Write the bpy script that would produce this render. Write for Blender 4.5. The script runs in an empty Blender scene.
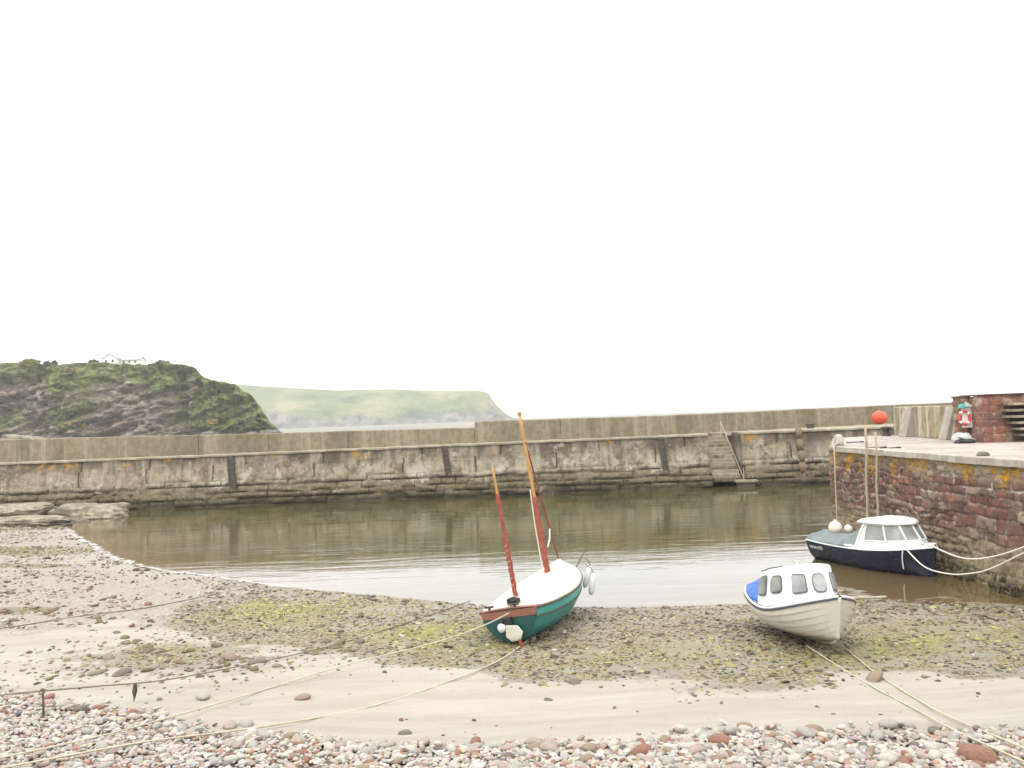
# A small harbour at low tide, built in metres. x = right, y = away from the road, z = up, z = 0 is the water.
import bpy, bmesh, math, random
import numpy as np
from mathutils import Vector, Matrix, Euler

random.seed(7)
rng = np.random.default_rng(11)
SC = bpy.context.scene
COL = SC.collection
R = math.radians

# ----------------------------------------------------------------------------- helpers: objects
def link(o, parent=None):
    COL.objects.link(o)
    if parent is not None:
        o.parent = parent
    return o

def tag(o, label=None, cat=None, group=None, kind=None):
    if label: o['label'] = label
    if cat: o['category'] = cat
    if group: o['group'] = group
    if kind: o['kind'] = kind
    return o

def empty(name, label=None, cat=None, loc=(0, 0, 0), rot=(0, 0, 0), scale=1.0, group=None):
    o = bpy.data.objects.new(name, None)
    o.empty_display_size = 0.3
    link(o)
    o.location = loc; o.rotation_euler = rot; o.scale = (scale,) * 3
    return tag(o, label, cat, group)

def np_mesh(name, V, F, mat=None, parent=None, smooth=True, attrs=None, col=None):
    """V (n,3); F (m,k) with k constant. attrs: name -> per-vertex floats. col: per-vertex rgb."""
    V = np.asarray(V, np.float32); F = np.asarray(F, np.int32)
    me = bpy.data.meshes.new(name)
    me.vertices.add(len(V)); me.vertices.foreach_set('co', V.ravel())
    k = F.shape[1]
    me.loops.add(F.size); me.loops.foreach_set('vertex_index', F.ravel())
    me.polygons.add(len(F))
    me.polygons.foreach_set('loop_start', np.arange(0, F.size, k, dtype=np.int32))
    me.polygons.foreach_set('loop_total', np.full(len(F), k, np.int32))
    me.update(calc_edges=True)
    me.polygons.foreach_set('use_smooth', np.full(len(F), bool(smooth)))
    for n, a in (attrs or {}).items():
        at = me.attributes.new(n, 'FLOAT', 'POINT')
        at.data.foreach_set('value', np.asarray(a, np.float32).ravel())
    if col is not None:
        c = np.ones((len(V), 4), np.float32); c[:, :3] = col
        at = me.attributes.new('tint', 'FLOAT_COLOR', 'POINT')
        at.data.foreach_set('color', c.ravel())
    me.validate(); me.update()
    o = bpy.data.objects.new(name, me)
    if mat: me.materials.append(mat)
    return link(o, parent)

def py_mesh(name, V, F, mat=None, parent=None, smooth=False):
    me = bpy.data.meshes.new(name)
    me.from_pydata([tuple(v) for v in V], [], [tuple(f) for f in F])
    bm = bmesh.new(); bm.from_mesh(me)
    bmesh.ops.recalc_face_normals(bm, faces=bm.faces)
    bm.to_mesh(me); bm.free()
    for p in me.polygons: p.use_smooth = smooth
    o = bpy.data.objects.new(name, me)
    if mat: me.materials.append(mat)
    return link(o, parent)

class MB:
    """collects simple solids in one mesh"""
    def __init__(s): s.V = []; s.F = []
    def add(s, V, F):
        n = len(s.V); s.V += [tuple(v) for v in V]; s.F += [tuple(i + n for i in f) for f in F]; return s
    def box(s, x0, x1, y0, y1, z0, z1, M=None):
        V = [(x, y, z) for x in (x0, x1) for y in (y0, y1) for z in (z0, z1)]
        if M is not None: V = [M @ Vector(v) for v in V]
        return s.add(V, [(0, 1, 3, 2), (4, 6, 7, 5), (0, 4, 5, 1), (2, 3, 7, 6), (0, 2, 6, 4), (1, 5, 7, 3)])
    def prism(s, pts, z0, z1):
        n = len(pts)
        V = [(p[0], p[1], z0) for p in pts] + [(p[0], p[1], z1) for p in pts]
        F = [tuple(range(n))[::-1], tuple(range(n, 2 * n))] + [(i, (i + 1) % n, n + (i + 1) % n, n + i) for i in range(n)]
        return s.add(V, F)
    def tube(s, pts, r, n=8, caps=True):
        pts = [Vector(p) for p in pts]; m = len(pts)
        rr = r if hasattr(r, '__len__') else [r] * m
        V = []; F = []
        up = Vector((0, 0, 1)); prev = None
        for i, p in enumerate(pts):
            d = (pts[min(i + 1, m - 1)] - pts[max(i - 1, 0)]).normalized()
            a = d.cross(up if abs(d.dot(up)) < .95 else Vector((1, 0, 0))).normalized() if prev is None else (prev - d * prev.dot(d)).normalized()
            prev = a; b = d.cross(a)
            for k in range(n):
                t = 2 * math.pi * k / n
                V.append(p + (a * math.cos(t) + b * math.sin(t)) * rr[i])
        for i in range(m - 1):
            for k in range(n):
                F.append((i * n + k, i * n + (k + 1) % n, (i + 1) * n + (k + 1) % n, (i + 1) * n + k))
        if caps:
            F.append(tuple(range(n))[::-1]); F.append(tuple(range((m - 1) * n, m * n)))
        return s.add(V, F)
    def lathe(s, prof, n=20, M=None):
        V = []; F = []
        for r, z in prof:
            for k in range(n):
                t = 2 * math.pi * k / n
                v = Vector((r * math.cos(t), r * math.sin(t), z)); V.append(M @ v if M is not None else v)
        for i in range(len(prof) - 1):
            for k in range(n):
                F.append((i * n + k, i * n + (k + 1) % n, (i + 1) * n + (k + 1) % n, (i + 1) * n + k))
        F.append(tuple(range(n))[::-1]); F.append(tuple(range((len(prof) - 1) * n, len(prof) * n)))
        return s.add(V, F)
    def build(s, name, mat, parent=None, smooth=False, bevel=0):
        o = py_mesh(name, s.V, s.F, mat, parent, smooth)
        if bevel:
            m = o.modifiers.new('bevel', 'BEVEL'); m.width = bevel; m.segments = 2; m.limit_method = 'ANGLE'
        return o

def smooth_path(pts, n=8):
    pts = [Vector(p) for p in pts]; P = [pts[0]] + pts + [pts[-1]]; out = []
    for i in range(1, len(P) - 2):
        p0, p1, p2, p3 = P[i - 1], P[i], P[i + 1], P[i + 2]
        for k in range(n):
            t = k / n
            out.append(.5 * ((2 * p1) + (p2 - p0) * t + (2 * p0 - 5 * p1 + 4 * p2 - p3) * t * t + (3 * p1 - p0 - 3 * p2 + p3) * t ** 3))
    out.append(P[-2]); return out

def ico(sub):
    bm = bmesh.new(); bmesh.ops.create_icosphere(bm, subdivisions=sub, radius=1)
    V = np.array([v.co[:] for v in bm.verts]); F = np.array([[v.index for v in f.verts] for f in bm.faces]); bm.free()
    return V, F

# ----------------------------------------------------------------------------- helpers: noise in numpy
def _h(ix, iy, seed):
    h = (ix.astype(np.int64) * 374761393 + iy.astype(np.int64) * 668265263 + seed * 974634777) & 0xffffffff
    h = ((h ^ (h >> 13)) * 1274126177) & 0xffffffff
    h = ((h ^ (h >> 16)) * 461845907) & 0xffffffff
    return ((h ^ (h >> 15)) & 0xffffff) / float(0xffffff)
def vnoise(x, y, seed=0):
    x = np.asarray(x, float); y = np.asarray(y, float)
    ix = np.floor(x); iy = np.floor(y); fx = x - ix; fy = y - iy
    fx = fx * fx * (3 - 2 * fx); fy = fy * fy * (3 - 2 * fy)
    a = _h(ix, iy, seed); b = _h(ix + 1, iy, seed); c = _h(ix, iy + 1, seed); d = _h(ix + 1, iy + 1, seed)
    return (a * (1 - fx) + b * fx) * (1 - fy) + (c * (1 - fx) + d * fx) * fy
def fbm(x, y, seed=0, oct=4, gain=.5):
    s = 0; a = 1; t = 0
    for i in range(oct):
        s = s + a * vnoise(x * 2 ** i + 17.3 * i, y * 2 ** i + 5.1 * i, seed + i); t += a; a *= gain
    return s / t            # 0..1
def sstep(a, b, x):
    t = np.clip((x - a) / (b - a), 0, 1); return t * t * (3 - 2 * t)

# ----------------------------------------------------------------------------- helpers: materials
class NT:
    def __init__(s, name):
        s.m = bpy.data.materials.new(name); s.m.use_nodes = True
        s.t = s.m.node_tree; s.b = s.t.nodes['Principled BSDF']
        s.geo = None
    def n(s, typ, ins=None, **kw):
        nd = s.t.nodes.new(typ)
        for k, v in kw.items(): setattr(nd, k, v)
        for k, v in (ins or {}).items(): s.set(nd.inputs[k], v)
        return nd
    def set(s, sock, v):
        if isinstance(v, bpy.types.NodeSocket): s.t.links.new(v, sock)
        elif hasattr(v, '__len__') and sock.type == 'RGBA' and len(v) == 3: sock.default_value = (*v, 1)
        else: sock.default_value = v
    def obj(s, sc=(1, 1, 1), loc=(0, 0, 0)):
        c = s.n('ShaderNodeTexCoord').outputs['Object']
        return s.n('ShaderNodeMapping', {'Vector': c, 'Scale': sc, 'Location': loc}).outputs[0]
    def noise(s, vec, scale, detail=5, rough=.55, dist=0):
        return s.n('ShaderNodeTexNoise', {'Vector': vec, 'Scale': scale, 'Detail': detail, 'Roughness': rough, 'Distortion': dist}).outputs[0]
    def ramp(s, f, stops):
        nd = s.n('ShaderNodeValToRGB', {'Fac': f}); cr = nd.color_ramp
        while len(cr.elements) < len(stops): cr.elements.new(.5)
        for e, (p, c) in zip(cr.elements, stops):
            e.position = p; e.color = (*c, 1) if hasattr(c, '__len__') else (c, c, c, 1)
        return nd.outputs[0]
    def mix(s, f, a, b, mode='MIX'):
        nd = s.n('ShaderNodeMix', data_type='RGBA', blend_type=mode)
        s.set(nd.inputs[0], f); s.set(nd.inputs[6], a); s.set(nd.inputs[7], b); return nd.outputs[2]
    def math(s, op, a, b=0.0, c=None):
        nd = s.n('ShaderNodeMath', operation=op); s.set(nd.inputs[0], a); s.set(nd.inputs[1], b)
        if c is not None: s.set(nd.inputs[2], c)
        return nd.outputs[0]
    def mr(s, v, a, b, c=0., d=1.):
        return s.n('ShaderNodeMapRange', {'Value': v, 'From Min': a, 'From Max': b, 'To Min': c, 'To Max': d}, interpolation_type='SMOOTHSTEP').outputs[0]
    def attr(s, name, out='Fac'):
        return s.n('ShaderNodeAttribute', attribute_name=name).outputs[out]
    def z(s):
        return s.n('ShaderNodeSeparateXYZ', {'Vector': s.n('ShaderNodeTexCoord').outputs['Object']}).outputs[2]
    def bump(s, h, dist=.02, strength=1.):
        s.set(s.b.inputs['Normal'], s.n('ShaderNodeBump', {'Height': h, 'Distance': dist, 'Strength': strength}).outputs[0])
    def done(s, col=None, rough=.8, spec=None, metal=None):
        if col is not None: s.set(s.b.inputs['Base Color'], col)
        s.set(s.b.inputs['Roughness'], rough)
        if spec is not None: s.set(s.b.inputs['Specular IOR Level'], spec)
        if metal is not None: s.set(s.b.inputs['Metallic'], metal)
        return s.m

def painted(name, col, rough=.4, var=.12, grime=(.2, .17, .12), gr=.35, scale=3., spec=.5, band=None, fold=0):
    """paint, gelcoat or cloth with a little wear and dirt of its own"""
    t = NT(name); v = t.obj()
    a = t.noise(v, scale, 6, .6); b = t.noise(v, scale * 9, 4, .6)
    c = t.mix(t.mr(a, .35, .7, 0, var), col, tuple(x * .6 for x in col))
    c = t.mix(t.math('MULTIPLY', t.mr(b, .5, .75), t.mr(a, .45, .7, 0, gr)), c, grime)
    if band:      # weed and mud line on the bottom
        zz = t.math('ADD', t.z(), t.math('MULTIPLY', t.math('SUBTRACT', t.noise(t.obj((.7, 2, 1)), 2.2, 5, .6), .5), .22))
        c = t.mix(t.mr(zz, band[0] + .06, band[0] - .1, 0, .8), c, band[1])
        st = t.noise(t.obj((5, 5, .5)), 1.3, 5, .6)
        c = t.mix(t.mr(st, .56, .72, 0, .3), c, tuple(x * .5 + .03 for x in col))
    if fold:
        f = t.noise(t.obj((1.2, 3.2, 1)), 1.7, 4, .6, 1.2)
        c = t.mix(t.mr(f, .52, .66, 0, .22), c, tuple(x * .55 for x in col))  # shade of the folds mixed into the cloth colour
        t.bump(t.math('ADD', f, t.math('MULTIPLY', b, .1)), fold, .9)
    else:
        t.bump(b, .004, .3)
    return t.done(c, t.mr(a, .3, .7, rough * .8, min(1, rough * 1.3)), spec)

MT = {}
def M(key): return MT[key]
def make_materials():
    MT['white'] = painted('white gelcoat', (.66, .65, .63), .35, .08, gr=.2)
    MT['cream_hull'] = painted('cream hull paint', (.52, .49, .41), .4, .15, (.22, .19, .12), .5, 2.2, band=(.22, (.13, .115, .075)))
    MT['navy'] = painted('navy hull paint', (.008, .011, .03), .22, .2, (.03, .03, .035), .4)
    MT['teal'] = painted('teal hull paint', (.012, .22, .195), .3, .35, (.03, .07, .055), .5, 2.5, band=(.12, (.035, .045, .03)))
    MT['light_teal'] = painted('light teal strake paint', (.035, .30, .27), .3, .25, (.05, .12, .1), .4)
    MT['dark_green'] = painted('dark green hull paint', (.008, .055, .05), .35, .3, (.02, .03, .02), .5)
    MT['brown_wood'] = painted('varnished brown wood', (.21, .085, .055), .45, .4, (.08, .03, .02), .6, 6)
    MT['yellow_wood'] = painted('varnished yellow spar', (.42, .215, .06), .45, .4, (.2, .1, .03), .6, 6)
    MT['lashing'] = painted('faded lashing', (.42, .24, .19), .9, .3)
    MT['tan_sail'] = painted('tan furled sail cloth', (.27, .06, .035), .8, .5, (.1, .02, .015), .6, 8)
    MT['cream_cover'] = painted('cream canvas cover', (.50, .46, .39), .75, .16, (.33, .27, .17), .45, 1.6, fold=.06)
    MT['blue_cover'] = painted('bright blue tarpaulin', (.02, .10, .42), .5, .4, (.01, .04, .2), .5, 5, fold=.05)
    MT['grey_cover'] = painted('grey blue canvas cover', (.15, .18, .18), .75, .35, (.12, .15, .16), .5, 3, fold=.07)
    MT['black_rub'] = painted('black rubber trim', (.015, .015, .016), .6, .3)
    MT['dark_blue_trim'] = painted('dark blue trim line', (.04, .045, .07), .5, .3)
    MT['frame_grey'] = painted('grey window rubber', (.10, .10, .10), .6, .3)
    MT['steel'] = NT('bright steel').done((.5, .5, .5), .35, metal=1.0)
    MT['iron'] = painted('rusty dark iron', (.055, .035, .028), .8, .5, (.12, .05, .02), .6, 12)
    MT['rope_pale'] = painted('pale rope', (.46, .41, .30), .9, .4, (.25, .2, .12), .5, 9)
    MT['rope_white'] = painted('white rope', (.62, .59, .52), .9, .3, (.3, .27, .2), .5, 9)
    MT['rope_dark'] = painted('weedy dark rope', (.17, .135, .09), .95, .5, (.05, .055, .025), .8, 9)
    MT['rope_red'] = painted('red brown halyard', (.24, .045, .035), .9, .3)
    MT['orange'] = painted('orange buoy plastic', (.56, .07, .02), .5, .25, (.4, .05, .02), .4, 4)
    MT['buoy_cream'] = painted('pale pink buoy plastic', (.72, .60, .50), .5, .2, (.4, .3, .22), .4, 6)
    MT['red_paint'] = painted('red lifebuoy plastic', (.60, .05, .045), .5, .3, (.3, .05, .04), .4, 6)
    MT['teal_cloth'] = painted('faded teal cloth', (.05, .27, .22), .8, .4)
    MT['timber'] = painted('weathered timber', (.19, .14, .09), .9, .5, (.06, .05, .035), .8, 7)
    MT['pale_timber'] = painted('pale bleached timber', (.36, .29, .20), .9, .45, (.14, .1, .06), .6, 7)
    MT['timber_dark'] = painted('tarred wet timber', (.085, .068, .05), .85, .5, (.02, .025, .015), .7, 7)
    MT['black_tarp'] = painted('black plastic tarpaulin', (.02, .02, .022), .45, .3)
    MT['pale_tarp'] = painted('pale grey tarpaulin', (.40, .40, .37), .7, .3)
    MT['house_wall'] = painted('whitewashed render', (.75, .74, .70), .9, .1, scale=.3)
    MT['house_roof'] = painted('grey slate roof', (.33, .34, .35), .8, .2, scale=.5)
    MT['dark_glass'] = NT('dark window glass').done((.03, .035, .04), .08)
    t = NT('cabin glass')
    v = t.obj(); n_ = t.noise(v, 2.2, 3, .5)
    MT['glass'] = t.done(t.ramp(n_, [(.3, (.16, .17, .165)), (.7, (.34, .345, .33))]), .08)

    # ground: sand, weedy gravel and cobble bed by zone
    t = NT('beach ground'); v = t.obj()
    n1 = t.noise(v, .35, 6, .6); n2 = t.noise(v, 2.2, 8, .65); n3 = t.noise(v, 14., 6, .7)
    st = t.noise(t.obj((.18, 1.4, 1)), 1.2, 6, .6)
    sand = t.mix(t.mr(st, .35, .65), (.345, .31, .262), (.28, .248, .206))
    sand = t.mix(t.mr(n1, .5, .72), sand, (.315, .28, .236))
    sand = t.mix(t.mr(n3, .55, .85, 0, .55), sand, (.17, .13, .10))
    grv = t.ramp(n3, [(.34, (.06, .043, .022)), (.44, (.185, .145, .085)), (.53, (.32, .27, .185)), (.66, (.44, .39, .31))])
    grv = t.mix(t.mr(t.noise(t.obj((.8, 2., 1), (5, 3, 0)), 1.1, 6, .62), .46, .58, 0, .85), grv, sand)
    green = t.mix(t.mr(n2, .3, .7), (.20, .19, .045), (.34, .315, .095))
    gm = t.math('MULTIPLY', t.mr(t.math('ADD', n1, t.math('MULTIPLY', n2, .35)), .52, .72), t.attr('green'))
    grv = t.mix(t.math('MULTIPLY', gm, t.mr(n3, .3, .55, .25, 1.)), grv, green)
    wm = t.mr(t.math('ADD', t.attr('weed'), t.math('MULTIPLY', t.math('SUBTRACT', n2, .5), 1.3)), .3, .62)
    c = t.mix(wm, sand, grv)
    pk = t.ramp(n3, [(.36, (.10, .082, .066)), (.47, (.235, .198, .162)), (.62, (.38, .33, .28))])
    pk = t.mix(t.mr(n2, .42, .62, 0, .5), pk, (.23, .195, .16))
    c = t.mix(t.mr(t.math('ADD', t.attr('shingle'), t.math('MULTIPLY', t.math('SUBTRACT', n2, .5), 1.8)), .35, .7, 0, .8), c, pk)
    cb = t.ramp(n3, [(.35, (.05, .042, .036)), (.6, (.17, .145, .125))])  # bed darkened so the gaps between cobbles read as shade
    c = t.mix(t.mr(t.math('ADD', t.attr('cobble'), t.math('MULTIPLY', t.math('SUBTRACT', n2, .5), .6)), .4, .6), c, cb)
    wet = t.attr('wet')
    c = t.mix(t.math('MULTIPLY', wet, .16), c, t.mix(1., c, (.55, .5, .44), 'MULTIPLY'))
    hgt = t.math('ADD', t.math('MULTIPLY', n3, t.math('ADD', t.math('MULTIPLY', wm, 1.), .22)), t.math('MULTIPLY', n2, .5))
    t.bump(hgt, .09, .9)
    MT['ground'] = t.done(c, t.math('SUBTRACT', .95, t.math('MULTIPLY', wet, .55)), .35)

    # water
    t = NT('harbour water'); v = t.obj()
    cd = t.n('ShaderNodeTexCoord').outputs['Object']
    w1 = t.noise(t.obj((.16, 1.15, 1)), 1.0, 3, .5, .4)
    w2 = t.noise(t.obj((.7, 3.6, 1)), 1.0, 4, .55, .6)
    pt = t.noise(t.obj((.035, .16, 1), (3.1, 1.7, 0)), 1.0, 3, .5)
    amp = t.mr(pt, .42, .66, .12, 1.)
    h = t.math('ADD', t.math('MULTIPLY', w1, .6), t.math('MULTIPLY', t.math('MULTIPLY', w2, amp), .42))
    far = t.n('ShaderNodeVectorMath', {0: cd}, operation='LENGTH').outputs['Value']
    t.bump(t.math('MULTIPLY', h, t.mr(far, 75., 160., 1., .04)), .05, .52)
    d = t.noise(v, .12, 3, .5)
    deep = t.mix(t.mr(d, .35, .65), (.072, .064, .020), (.050, .052, .020))
    MT['water'] = t.done(t.mix(t.attr('shallow'), deep, (.125, .08, .038)), t.mr(far, 75., 300., .012, .55), .5)
    t.set(t.b.inputs['IOR'], 1.78)

    t = NT('foam'); v = t.obj()
    lace = t.math('ADD', t.noise(v, 2.6, 6, .7, 1.2), t.math('MULTIPLY', t.math('SUBTRACT', t.attr('body'), .78), .42))
    t.set(t.b.inputs['Alpha'], t.mr(lace, .46, .62, 0, .85))
    MT['foam'] = t.done((.46, .44, .41), .5)

    # things with a per-vertex tint (stones, weed, blocks)
    def tinted(name, rough, k, lo, hi, sc, bd):
        t = NT(name); v = t.obj(); n_ = t.noise(v, sc, 6, .65)
        c = t.mix(1., t.attr('tint', 'Color'), t.ramp(n_, [(.3, (lo,) * 3), (.7, (hi,) * 3)]), 'MULTIPLY')
        t.bump(n_, bd, .5); return t.done(c, rough, k)
    MT['stone'] = tinted('beach stones', .75, .35, .56, 1.08, 18, .01)
    MT['weed'] = tinted('bladder weed and green algae', .6, .5, .6, 1.3, 25, .01)
    MT['leaf'] = tinted('gorse and shrub leaves', .8, .3, .6, 1.2, 2, .02)
    for k_, c_ in dict(stone_red=(.25, .125, .085), stone_pink=(.37, .29, .24), stone_grey=(.36, .335, .295), stone_dark=(.16, .135, .105), stone_cream=(.48, .44, .38), stone_tan=(.27, .20, .14), stone_olive=(.15, .13, .06), stone_brown=(.20, .14, .09)).items():
        t = NT(k_.replace('_', ' ')); v = t.obj(); n_ = t.noise(v, 7, 6, .65); n2_ = t.noise(v, 40, 4, .6)
        c_ = tuple(x * .88 for x in c_); c = t.mix(t.mr(n_, .35, .7), c_, tuple(x * .62 for x in c_))
        c = t.mix(t.mr(n2_, .58, .8, 0, .5), c, (.5, .46, .42))
        t.bump(n2_, .006, .5); MT[k_] = t.done(c, .75, .35)

    # far wall, lower face
    t = NT('old harbour wall face'); v = t.obj(); z = t.z()
    n1 = t.noise(v, .45, 6, .6); n2 = t.noise(v, 2.4, 7, .65); n3 = t.noise(v, 11, 5, .7)
    stv = t.noise(t.obj((1.5, 1.5, .16)), 1.4, 6, .6)
    c = t.mix(t.mr(n2, .38, .62), (.335, .285, .21), (.15, .118, .076))
    c = t.mix(t.mr(n3, .54, .70, 0, .6), c, (.075, .058, .04))
    c = t.mix(t.mr(n1, .50, .62, 0, .45), c, (.12, .10, .075))
    c = t.mix(t.mr(t.math('ADD', stv, t.math('MULTIPLY', n2, .35)), .66, .80, 0, .6), c, (.43, .375, .28))
    c = t.mix(t.mr(t.attr('blk'), .2, .9, 0, .4), c, (.17, .14, .115))
    zz = t.math('ADD', z, t.math('MULTIPLY', t.math('SUBTRACT', n1, .5), 1.6))
    stt = t.noise(t.obj((.55, .55, .1), (4, 2, 0)), 1.1, 5, .6)
    c = t.mix(t.math('MULTIPLY', t.mr(zz, 2.2, 2.95), t.mr(stt, .40, .56, .15, .85)), c, (.085, .066, .048))
    c = t.mix(t.math('MULTIPLY', t.mr(t.math('ADD', z, t.math('MULTIPLY', t.math('SUBTRACT', n2, .5), 1.8)), 1.75, .75), .9), c, t.mix(t.mr(n3, .4, .62), (.075, .058, .032), (.20, .16, .095)))
    c = t.mix(t.math('MULTIPLY', t.mr(t.math('ADD', z, t.math('MULTIPLY', t.math('SUBTRACT', n2, .5), .7)), .55, .15), .8), c, (.045, .042, .024))
    lich = t.math('MULTIPLY', t.mr(t.noise(v, .55, 3, .5), .585, .66), t.math('MULTIPLY', t.mr(z, 2.5, 3.1), t.mr(n2, .42, .56)))
    c = t.mix(lich, c, (.42, .23, .035))
    pat = t.math('ADD', t.noise(v, .9, 7, .68), t.math('MULTIPLY', t.math('ABSOLUTE', t.math('SUBTRACT', z, 1.9)), -.07))
    c = t.mix(t.mr(pat, .50, .60, 0, .7), c, (.46, .41, .33))
    c = t.mix(t.mr(t.attr('jnt'), .25, .8, 0, .9), c, (.035, .03, .024))
    t.bump(t.math('ADD', n3, t.math('MULTIPLY', n2, 1.2)), .07, 1.)
    MT['wall_face'] = t.done(c, .9, .3)

    # poured concrete
    def concrete(name, a, b, streak, sa, jx=None, dark=.5):
        t = NT(name); v = t.obj()
        n1 = t.noise(v, .5, 6, .6); n2 = t.noise(v, 3, 7, .65); n3 = t.noise(v, 22, 4, .6)
        sv = t.noise(t.obj((1.8, 1.8, .14)), 1.0, 6, .62)
        sv2 = t.noise(t.obj((.5, .5, .08), (9, 0, 0)), 1.0, 5, .6)
        c = t.mix(t.mr(n2, .36, .64), a, b)
        c = t.mix(t.mr(sv, .50, .62, 0, sa), c, streak)
        c = t.mix(t.mr(sv2, .46, .58, 0, dark), c, tuple(x * .5 for x in b))
        c = t.mix(t.mr(n1, .62, .75, 0, .35), c, (.14, .13, .055))
        c = t.mix(t.mr(n3, .56, .74, 0, .45), c, (.1, .085, .06))
        t.bump(t.math('ADD', n3, n2), .02, .6); return t.done(c, .9, .3)
    MT['parapet'] = concrete('parapet concrete', (.245, .207, .138), (.178, .148, .096), (.345, .30, .22), .45, dark=.4)
    MT['pale_conc'] = concrete('pale worn concrete', (.42, .375, .31), (.30, .26, .215), (.50, .46, .40), .4, dark=.3)
    MT['ledge'] = concrete('ledge lip concrete', (.33, .285, .205), (.24, .205, .145), (.42, .38, .30), .4, dark=.3)
    MT['deck'] = concrete('quay deck concrete', (.40, .345, .305), (.29, .25, .215), (.45, .40, .36), .3, dark=.35)
    MT['quay_par'] = concrete('quay parapet concrete', (.33, .265, .165), (.22, .175, .105), (.50, .46, .38), .7, dark=.4)
    MT['slab_rock'] = concrete('bedrock slab', (.30, .262, .19), (.15, .128, .088), (.38, .34, .26), .4)

    # red sandstone masonry
    def redstone(name, lich_amt, wetband, mort, lift=1.):
        t = NT(name); v = t.obj(); z = t.z()
        n1 = t.noise(v, .9, 6, .6); n2 = t.noise(v, 5, 7, .65); n3 = t.noise(v, 24, 5, .7)
        b = t.attr('blk')
        c = t.ramp(b, [(0., (.095, .052, .041)), (.28, (.20, .085, .060)), (.5, (.13, .078, .060)), (.75, (.25, .115, .076)), (.88, (.18, .13, .098)), (1., (.31, .24, .17))])
        c = t.mix(t.mr(n2, .38, .7, 0, .75), c, (.058, .038, .031))
        c = t.mix(t.mr(n3, .55, .8, 0, .45), c, (.22, .17, .13))
        mo = t.mix(t.mr(n2, .32, .6), (.50, .45, .38), (.13, .10, .08))
        c = t.mix(t.math('MULTIPLY', t.mr(t.attr('jnt'), .45, .85), t.mr(n1, .36, .58, .12, mort)), c, mo)
        c = t.mix(t.math('MULTIPLY', t.mr(n1, .55, .7), t.mr(n2, .45, .6, 0, .8)), c, (.30, .265, .20))
        if wetband:
            zz = t.math('ADD', z, t.math('MULTIPLY', t.math('SUBTRACT', n1, .5), .9))
            c = t.mix(t.mr(zz, 1.5, .95, 0, .85), c, t.mix(t.mr(n2, .35, .65), (.11, .086, .05), (.28, .22, .135)))
            c = t.mix(t.mr(zz, .55, .15, 0, .55), c, t.mix(t.mr(n2, .4, .6), (.05, .043, .025), (.26, .215, .13)))
            top = t.math('ADD', z, t.math('MULTIPLY', t.math('SUBTRACT', n1, .5), 1.2))
            c = t.mix(t.math('MULTIPLY', t.mr(top, 2.65, 3.15), t.mr(n2, .32, .62, .35, .9)), c, (.33, .285, .20))
        if lich_amt:
            g = t.noise(t.obj((1, 1.5, .8), (.3, 2.2, 0)), 1.25, 6, .68)
            c = t.mix(t.math('MULTIPLY', t.mr(t.math('ADD', g, t.math('MULTIPLY', t.math('SUBTRACT', z, 2.9), .18)), .505, .58), t.mr(n2, .38, .54)), c, t.mix(t.mr(n3, .4, .6), (.48, .29, .03), (.34, .16, .02)))
        t.bump(t.math('ADD', n3, t.math('MULTIPLY', n2, 1.5)), .03, .8)
        if lift != 1.: c = t.mix(1., c, (lift, lift * .98, lift * .97), 'MULTIPLY')
        return t.done(c, .9, .3)
    MT['redstone_quay'] = redstone('red sandstone quay face', 1, True, .95)
    MT['redstone'] = redstone('red sandstone masonry', 0, False, .6, 1.3)

    # headlands
    t = NT('cliff rock and turf'); v = t.obj()
    n1 = t.noise(v, .07, 7, .62); n2 = t.noise(v, .42, 7, .7)
    n3 = t.noise(t.obj((.30, .4, 1.0)), 1., 8, .75, .6)
    rock = t.ramp(n3, [(.34, (.035, .03, .025)), (.44, (.15, .12, .09)), (.54, (.33, .27, .21)), (.64, (.52, .44, .35))])
    rock = t.mix(t.mr(n1, .5, .62, 0, .5), rock, (.24, .175, .13))
    grass = t.ramp(n2, [(.36, (.035, .052, .014)), (.48, (.115, .14, .038)), (.60, (.25, .25, .09))])
    g = t.mr(t.math('ADD', t.math('ADD', t.attr('turf'), t.math('MULTIPLY', t.math('SUBTRACT', n2, .5), 2.2)), t.math('MULTIPLY', t.math('SUBTRACT', n1, .5), .9)), .44, .56)
    t.bump(t.math('ADD', n3, n2), 1.6, 1.)
    MT['cliff'] = t.done(t.mix(g, rock, grass), .95, .2)
    t = NT('far pasture'); v = t.obj()
    n1 = t.noise(v, .012, 6, .6); n2 = t.noise(v, .06, 6, .65)
    grass = t.ramp(t.noise(t.obj((.6, .3, 2.2)), .012, 8, .72), [(.38, (.03, .05, .012)), (.47, (.085, .11, .026)), (.54, (.15, .15, .045)), (.63, (.23, .20, .09))])
    rock = t.ramp(n2, [(.35, (.03, .03, .03)), (.62, (.20, .175, .15))])
    g = t.mr(t.math('ADD', t.attr('turf'), t.math('MULTIPLY', t.math('SUBTRACT', n2, .5), .8)), .38, .62)
    t.bump(n2, 4., .6)
    MT['far_hill'] = t.done(t.mix(g, rock, grass), .95, .2)
make_materials()
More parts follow.
